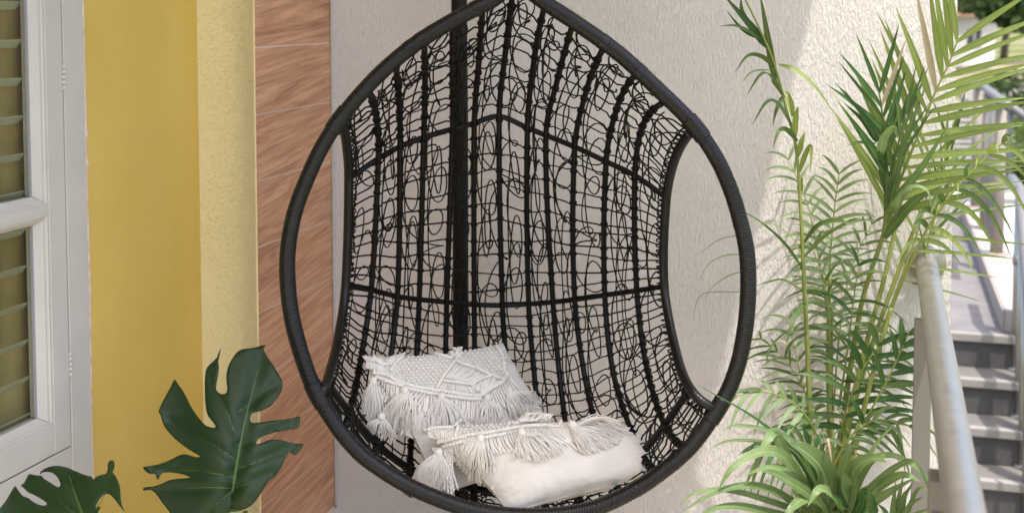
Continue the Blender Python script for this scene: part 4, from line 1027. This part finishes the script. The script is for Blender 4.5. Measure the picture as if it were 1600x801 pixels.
# feathery fronds close against the wall
for R_, n_, L_ in (([(1302, 640, 3.2), (1312, 520, 3.2), (1330, 420, 3.2), (1362, 350, 3.18)], 13, 80), ([(1300, 560, 3.24), (1284, 430, 3.25), (1262, 320, 3.26), (1232, 250, 3.28)], 14, 66),
                   ([(1298, 700, 3.2), (1262, 620, 3.2), (1226, 560, 3.2), (1190, 530, 3.2)], 11, 66), ([(1310, 720, 3.1), (1340, 620, 3.08), (1380, 560, 3.06), (1420, 540, 3.04)], 12, 78)):
    frond(palm, R_, [GR, GR, MD], n_, L_, 6.5, 58, 58, .4, .003, rng.normal() * .3, .25, 1.0, .1, (1, 1), .35, jit=7)
# ---- low broad-leaved plant in its own pot
bp = at(1300, 790, 2.86); bc = Vector((bp.x, bp.y, FZ))
pot('plant_pot', bc - Vector((0, 0, 0)), .095, .20, 'terracotta', 'smaller terracotta pot in front of the palm')
low = empty('broad_leaf_plant', bc + Vector((0, 0, .165)), 'low plant with broad ribbed light green leaves below the palm', 'plant')
wide = lambda s: min(1, (s / .3) ** .8) * max(0, 1 - s ** 2.2) ** .9 + .02
def bl(P, w_, mt='broad_green', f=.28, tw=0.0): 
    base_ = (1300 + rng.normal() * 6, 850, 2.86)
    pxblade(low, [base_] + P, w_, mt, 'leaf', f, (0, 0, .5), wide, tw, 7)
for P, w_, f in ([[(1296, 790, 2.84), (1285, 735, 2.8), (1258, 706, 2.76), (1232, 692, 2.73)], 62, .35], [[(1306, 790, 2.84), (1316, 745, 2.8), (1324, 715, 2.77), (1330, 690, 2.76)], 30, .3], [[(1320, 790, 2.82), (1335, 735, 2.78), (1362, 716, 2.74), (1386, 722, 2.71)], 38, .3],
                [[(1280, 800, 2.84), (1240, 742, 2.78), (1200, 730, 2.74), (1165, 742, 2.72)], 24, .3], [[(1290, 800, 2.84), (1260, 770, 2.76), (1215, 742, 2.72), (1190, 735, 2.7)], 30, .3], [[(1330, 790, 2.84), (1370, 762, 2.78), (1410, 742, 2.74), (1440, 752, 2.72)], 30, .3],
                [[(1330, 800, 2.84), (1352, 770, 2.8), (1398, 730, 2.76), (1432, 724, 2.73), (1462, 790, 2.72)], 17, .3], [[(1326, 790, 2.85), (1360, 722, 2.8), (1400, 712, 2.77), (1445, 742, 2.75), (1472, 790, 2.74)], 15, .3],
                [[(1275, 800, 2.84), (1230, 720, 2.78), (1190, 706, 2.74), (1145, 730, 2.71), (1122, 765, 2.7)], 28, .3], [[(1272, 810, 2.84), (1215, 770, 2.77), (1165, 758, 2.73), (1110, 772, 2.7), (1065, 800, 2.69)], 20, .3],
                [[(1272, 810, 2.84), (1200, 782, 2.77), (1140, 766, 2.73), (1090, 768, 2.7), (1060, 790, 2.68)], 16, .3], [[(1268, 820, 2.84), (1200, 800, 2.77), (1150, 790, 2.73), (1110, 796, 2.7), (1085, 815, 2.68)], 20, .3],
                [[(1262, 800, 2.84), (1218, 690, 2.8), (1205, 680, 2.78), (1185, 720, 2.75), (1172, 772, 2.74)], 26, .3], [[(1330, 800, 2.84), (1322, 760, 2.78), (1318, 735, 2.76)], 44, .3], [[(1340, 800, 2.82), (1384, 770, 2.74), (1430, 745, 2.7)], 26, .3],
                [[(1290, 790, 2.85), (1250, 700, 2.82), (1200, 672, 2.79), (1150, 664, 2.76), (1130, 672, 2.75)], 12, .3], [[(1290, 790, 2.85), (1246, 706, 2.82), (1190, 690, 2.8), (1140, 688, 2.78), (1110, 700, 2.77)], 12, .3], [[(1285, 800, 2.83), (1262, 778, 2.76), (1240, 790, 2.72), (1222, 812, 2.7)], 30, .3],
                [[(1308, 800, 2.82), (1300, 775, 2.74), (1280, 765, 2.7), (1262, 790, 2.68)], 34, .3], [[(1296, 800, 2.84), (1338, 742, 2.8), (1372, 690, 2.78), (1400, 660, 2.77)], 14, .3]):
    bl(P, w_ * .82, 'broad_green', f, rng.normal() * .3)
for P, w_ in ([[(1280, 800, 2.86), (1262, 740, 2.84), (1226, 690, 2.82), (1200, 668, 2.81), (1160, 640, 2.8), (1088, 600, 2.79)], 9], [[(1290, 780, 2.84), (1262, 705, 2.8), (1240, 690, 2.78)], 14], [[(1342, 800, 2.8), (1352, 770, 2.74), (1354, 764, 2.72)], 18], [[(1320, 800, 2.8), (1316, 790, 2.72), (1300, 770, 2.7)], 18], [[(1360, 810, 2.8), (1362, 780, 2.74), (1356, 768, 2.72)], 18]):
    bl(P, w_, 'palm_dark', .3)
for P, w_ in ([[(1300, 740, 2.84), (1296, 700, 2.8), (1294, 686, 2.78), (1300, 722, 2.76)], 8], [[(1262, 800, 2.84), (1258, 770, 2.8), (1252, 756, 2.78), (1250, 800, 2.77)], 7], [[(1340, 740, 2.84), (1336, 706, 2.8), (1346, 710, 2.78)], 7]):
    bl(P, w_, 'dry_tip', .3)
# small spiky plant by the railing foot
sc = at(1398, 800, 2.72); scb = Vector((sc.x, sc.y, FZ))
pot('plant_pot', scb, .07, .16, 'terracotta', 'smallest terracotta pot beside the railing posts')
spk = empty('spiky_plant', scb + Vector((0, 0, .13)), 'small spiky dark green plant at the railing foot', 'plant')
for P, w_ in ([[(1400, 860, 2.72), (1402, 800, 2.7), (1412, 740, 2.68)], 14], [[(1400, 860, 2.72), (1408, 790, 2.69), (1428, 750, 2.66)], 12], [[(1398, 860, 2.72), (1395, 800, 2.7), (1400, 750, 2.69)], 13], [[(1402, 860, 2.72), (1418, 795, 2.67), (1442, 775, 2.64)], 12], [[(1396, 860, 2.72), (1386, 805, 2.68), (1370, 785, 2.66)], 12],
              [[(1402, 860, 2.72), (1424, 810, 2.66), (1455, 792, 2.62)], 12], [[(1398, 860, 2.72), (1412, 780, 2.7), (1420, 765, 2.69)], 12], [[(1396, 860, 2.72), (1380, 815, 2.68), (1352, 800, 2.66)], 11], [[(1399, 860, 2.72), (1430, 770, 2.68), (1452, 764, 2.66)], 8]):
    pxblade(spk, P, w_, 'palm_mid', 'leaf', .4, (0, 0, .3), None, rng.normal() * .2, 7)

# ---- monstera
def monstera_leaf(plant, outl, o, sc, base, tip, d0, dtip, nm, veins, curl=.0, seed=0):
    pts = [np.array([o[0] + x / sc, o[1] + y / sc]) for x, y in outl]
    o3 = np.hstack([np.array(pts), np.zeros((len(pts), 1))]); Q = crom(o3, 3, True)[:, :2]
    bs = np.array([o[0] + base[0] / sc, o[1] + base[1] / sc]); tp = np.array([o[0] + tip[0] / sc, o[1] + tip[1] / sc])
    ax = tp - bs; LL = np.linalg.norm(ax); ax /= LL; sdv = np.array([-ax[1], ax[0]])
    vn = [(np.array([o[0] + a[0] / sc, o[1] + a[1] / sc]), np.array([o[0] + c[0] / sc, o[1] + c[1] / sc])) for a, c in veins]
    from mathutils.geometry import delaunay_2d_cdt
    lo = Q.min(0); hi = Q.max(0); Ql = [tuple(q) for q in Q]
    grid = [(x + (3 if r_ % 2 else 0), y) for r_, y in enumerate(np.arange(lo[1] + 3, hi[1], 5.5)) for x in np.arange(lo[0] + 3, hi[0], 6.0)]
    grid = [g_ for g_ in grid if inside(g_, Ql) and np.min(np.hypot(Q[:, 0] - g_[0], Q[:, 1] - g_[1])) > 2.2]
    nq = len(Ql); cv, ce, cf, _, _, _ = delaunay_2d_cdt([Vector(q) for q in Ql + grid], [(i, (i + 1) % nq) for i in range(nq)], [], 1, 1e-5)
    bm = bmesh.new(); vs = [bm.verts.new((q[0], q[1], 0)) for q in cv]
    for f in cf:
        try: bm.faces.new([vs[i] for i in f])
        except ValueError: pass
    def dep(p):
        r = p - bs; a = r.dot(ax) / LL; s = r.dot(sdv); d = d0 + (dtip - d0) * max(a, 0) ** 1.3
        ss = abs(s) / 110.0
        d += -.012 * min(ss, .18) / .18 + .075 * ss ** 2 * .5 + .012 * math.sin(p[0] * .045 + seed) * ss
        for (va, vb) in vn:
            e = vb - va; t = max(0, min(1, (p - va).dot(e) / e.dot(e))); q = np.linalg.norm(p - (va + e * t))
            d += .007 * math.exp(-(q / 7.0) ** 2)
        return d
    mbv = []
    for v in bm.verts:
        p = np.array([v.co.x, v.co.y]); v.co = at(p[0], p[1], dep(p))
    me = bpy.data.meshes.new(nm); bmesh.ops.recalc_face_normals(bm, faces=bm.faces); bm.to_mesh(me); bm.free()
    me.polygons.foreach_set('use_smooth', [True] * len(me.polygons)); me.materials.append(MAT['monstera'])
    ob = bpy.data.objects.new(nm, me); COL.objects.link(ob); ob.parent = plant; ob.matrix_parent_inverse = plant.matrix_world.inverted()
    sm = ob.modifiers.new('thick', 'SOLIDIFY'); sm.thickness = .0012; sm.offset = 0
    def vein(name, a, c, r0, r1, bow=0):
        n = 24; P = []
        for q in range(n):
            t = q / (n - 1); p = a + (c - a) * t + np.array([-(c - a)[1], (c - a)[0]]) * bow * math.sin(math.pi * t)
            P.append(at(p[0], p[1], dep(p) - .0004))
        b = MB(); b.tube(P, np.linspace(r0, r1, n), 7); b.build(name, 'monstera_rib', ob, True)
    vein('midrib', bs, tp + (bs - tp) * .12, .0042, .0008, -.02)
    for va, vb in vn: vein('vein', va, va + (vb - va) * .8, .0011, .0004, .03)
    return ob, bs, dep
mon_b = at(240, 900, 2.68); mc = Vector((mon_b.x, mon_b.y - .0, FZ))
pot('plant_pot', mc, .16, .28, 'terracotta', 'terracotta pot below the monstera near the ochre wall')
mon = empty('monstera_plant', mc + Vector((0, 0, .232)), 'dark green monstera with large split leaves before the yellow wall', 'plant')
o1 = [(465, 712), (458, 760), (462, 782), (490, 785), (525, 780), (560, 755), (590, 715), (610, 680), (625, 660), (650, 640), (675, 610), (695, 570), (712, 535), (722, 528), (735, 540), (752, 538), (768, 518), (782, 494), (750, 492), (715, 485), (690, 477), (650, 473), (620, 478), (590, 490), (572, 493), (570, 482), (590, 465), (625, 450), (660, 440), (700, 432), (745, 425), (762, 408), (766, 372), (745, 375), (700, 383), (650, 388), (600, 395), (560, 400), (544, 390), (545, 370), (555, 355), (575, 350), (605, 340), (640, 320), (655, 300), (675, 275), (688, 240), (683, 205), (660, 165), (635, 125), (615, 95), (603, 70), (614, 55), (595, 55), (560, 65), (510, 72), (490, 82), (470, 105), (450, 140), (440, 175), (438, 210), (442, 245), (437, 267), (415, 271), (395, 255), (393, 230), (400, 190), (405, 150), (402, 125), (413, 72), (403, 90), (395, 110), (375, 130), (352, 155), (343, 200), (343, 270), (347, 330), (358, 370), (385, 405), (388, 420), (365, 418), (340, 405), (310, 370), (280, 325), (250, 265), (225, 230), (208, 207), (190, 240), (165, 285), (137, 345), (145, 365), (160, 410), (185, 445), (215, 475), (260, 510), (300, 535), (322, 549), (300, 551), (265, 540), (240, 540), (215, 550), (185, 565), (130, 585), (71, 595), (75, 610), (95, 625), (120, 626), (134, 653), (152, 622), (200, 620), (250, 630), (275, 641), (255, 645), (215, 648), (180, 655), (145, 672), (110, 682), (85, 683), (68, 690), (72, 700), (100, 697), (125, 715), (150, 750), (195, 805), (260, 860), (340, 900), (400, 890), (440, 840), (456, 780)]
v1 = [((473, 560), (180, 390)), ((470, 640), (110, 600)), ((466, 690), (130, 700)), ((474, 440), (370, 200)), ((484, 500), (740, 395)), ((478, 605), (740, 500)), ((470, 690), (640, 620)), ((492, 350), (650, 230)), ((468, 700), (320, 830))]
lf, bs1, dp1 = monstera_leaf(mon, o1, (200, 520), 2.85, (465, 708), (600, 75), 2.60, 2.78, 'leaf', v1, seed=1)
o2 = [(0, 750), (50, 690), (100, 610), (155, 522), (185, 560), (235, 620), (290, 642), (340, 680), (400, 712), (470, 722), (482, 695), (420, 650), (340, 605), (290, 585), (250, 545), (216, 512), (245, 495), (270, 450), (295, 405), (330, 400), (365, 410), (430, 415), (450, 440), (520, 485), (600, 532), (626, 505), (600, 440), (560, 395), (500, 373), (440, 378), (415, 398), (430, 365), (490, 330), (570, 312), (640, 318), (710, 335), (800, 375), (890, 410), (950, 425), (968, 452), (1000, 425), (1050, 405), (1095, 395), (1112, 360), (1115, 300), (1130, 265), (1157, 256), (1184, 275), (1181, 330), (1165, 375), (1190, 410), (1222, 470), (1242, 540), (1250, 650), (1266, 730), (1290, 780), (1240, 730), (1190, 660), (1140, 610), (1105, 600), (1060, 620), (1020, 670), (990, 740), (1040, 735), (1010, 800), (1000, 900), (920, 1050), (900, 930), (700, 1150), (400, 1150), (200, 1000), (0, 900), (-100, 850)]
v2 = [((880, 860), (740, 520)), ((860, 900), (350, 480)), ((840, 930), (130, 640)), ((930, 840), (1150, 500))]
lf2, bs2, dp2 = monstera_leaf(mon, o2, (0, 680), 6.62, (905, 930), (690, 340), 2.34, 2.52, 'leaf', v2, seed=4)
lf2.children[0].name = 'midrib'
for (bs_, dp_, ww) in ((bs1, dp1, .006), (bs2, dp2, .0055)):
    e = at(bs_[0], bs_[1], dp_(bs_) + .004); s_ = mc + Vector((0, 0, .235))
    b = MB(); C = crom([s_, s_.lerp(e, .45) + Vector((0, .03, .10)), e + Vector((.012, .05, -.05)), e], 10); b.tube(C, np.linspace(ww * 1.4, ww * .8, len(C)), 9); b.build('petiole', 'monstera_rib', mon, True)
b = MB(); pp_ = [at(383, 798, 2.66), at(384, 840, 2.66), mc + Vector((.02, 0, .24))]; b.tube(crom(pp_, 8), .005, 8); b.build('petiole', 'monstera_rib', mon, True)
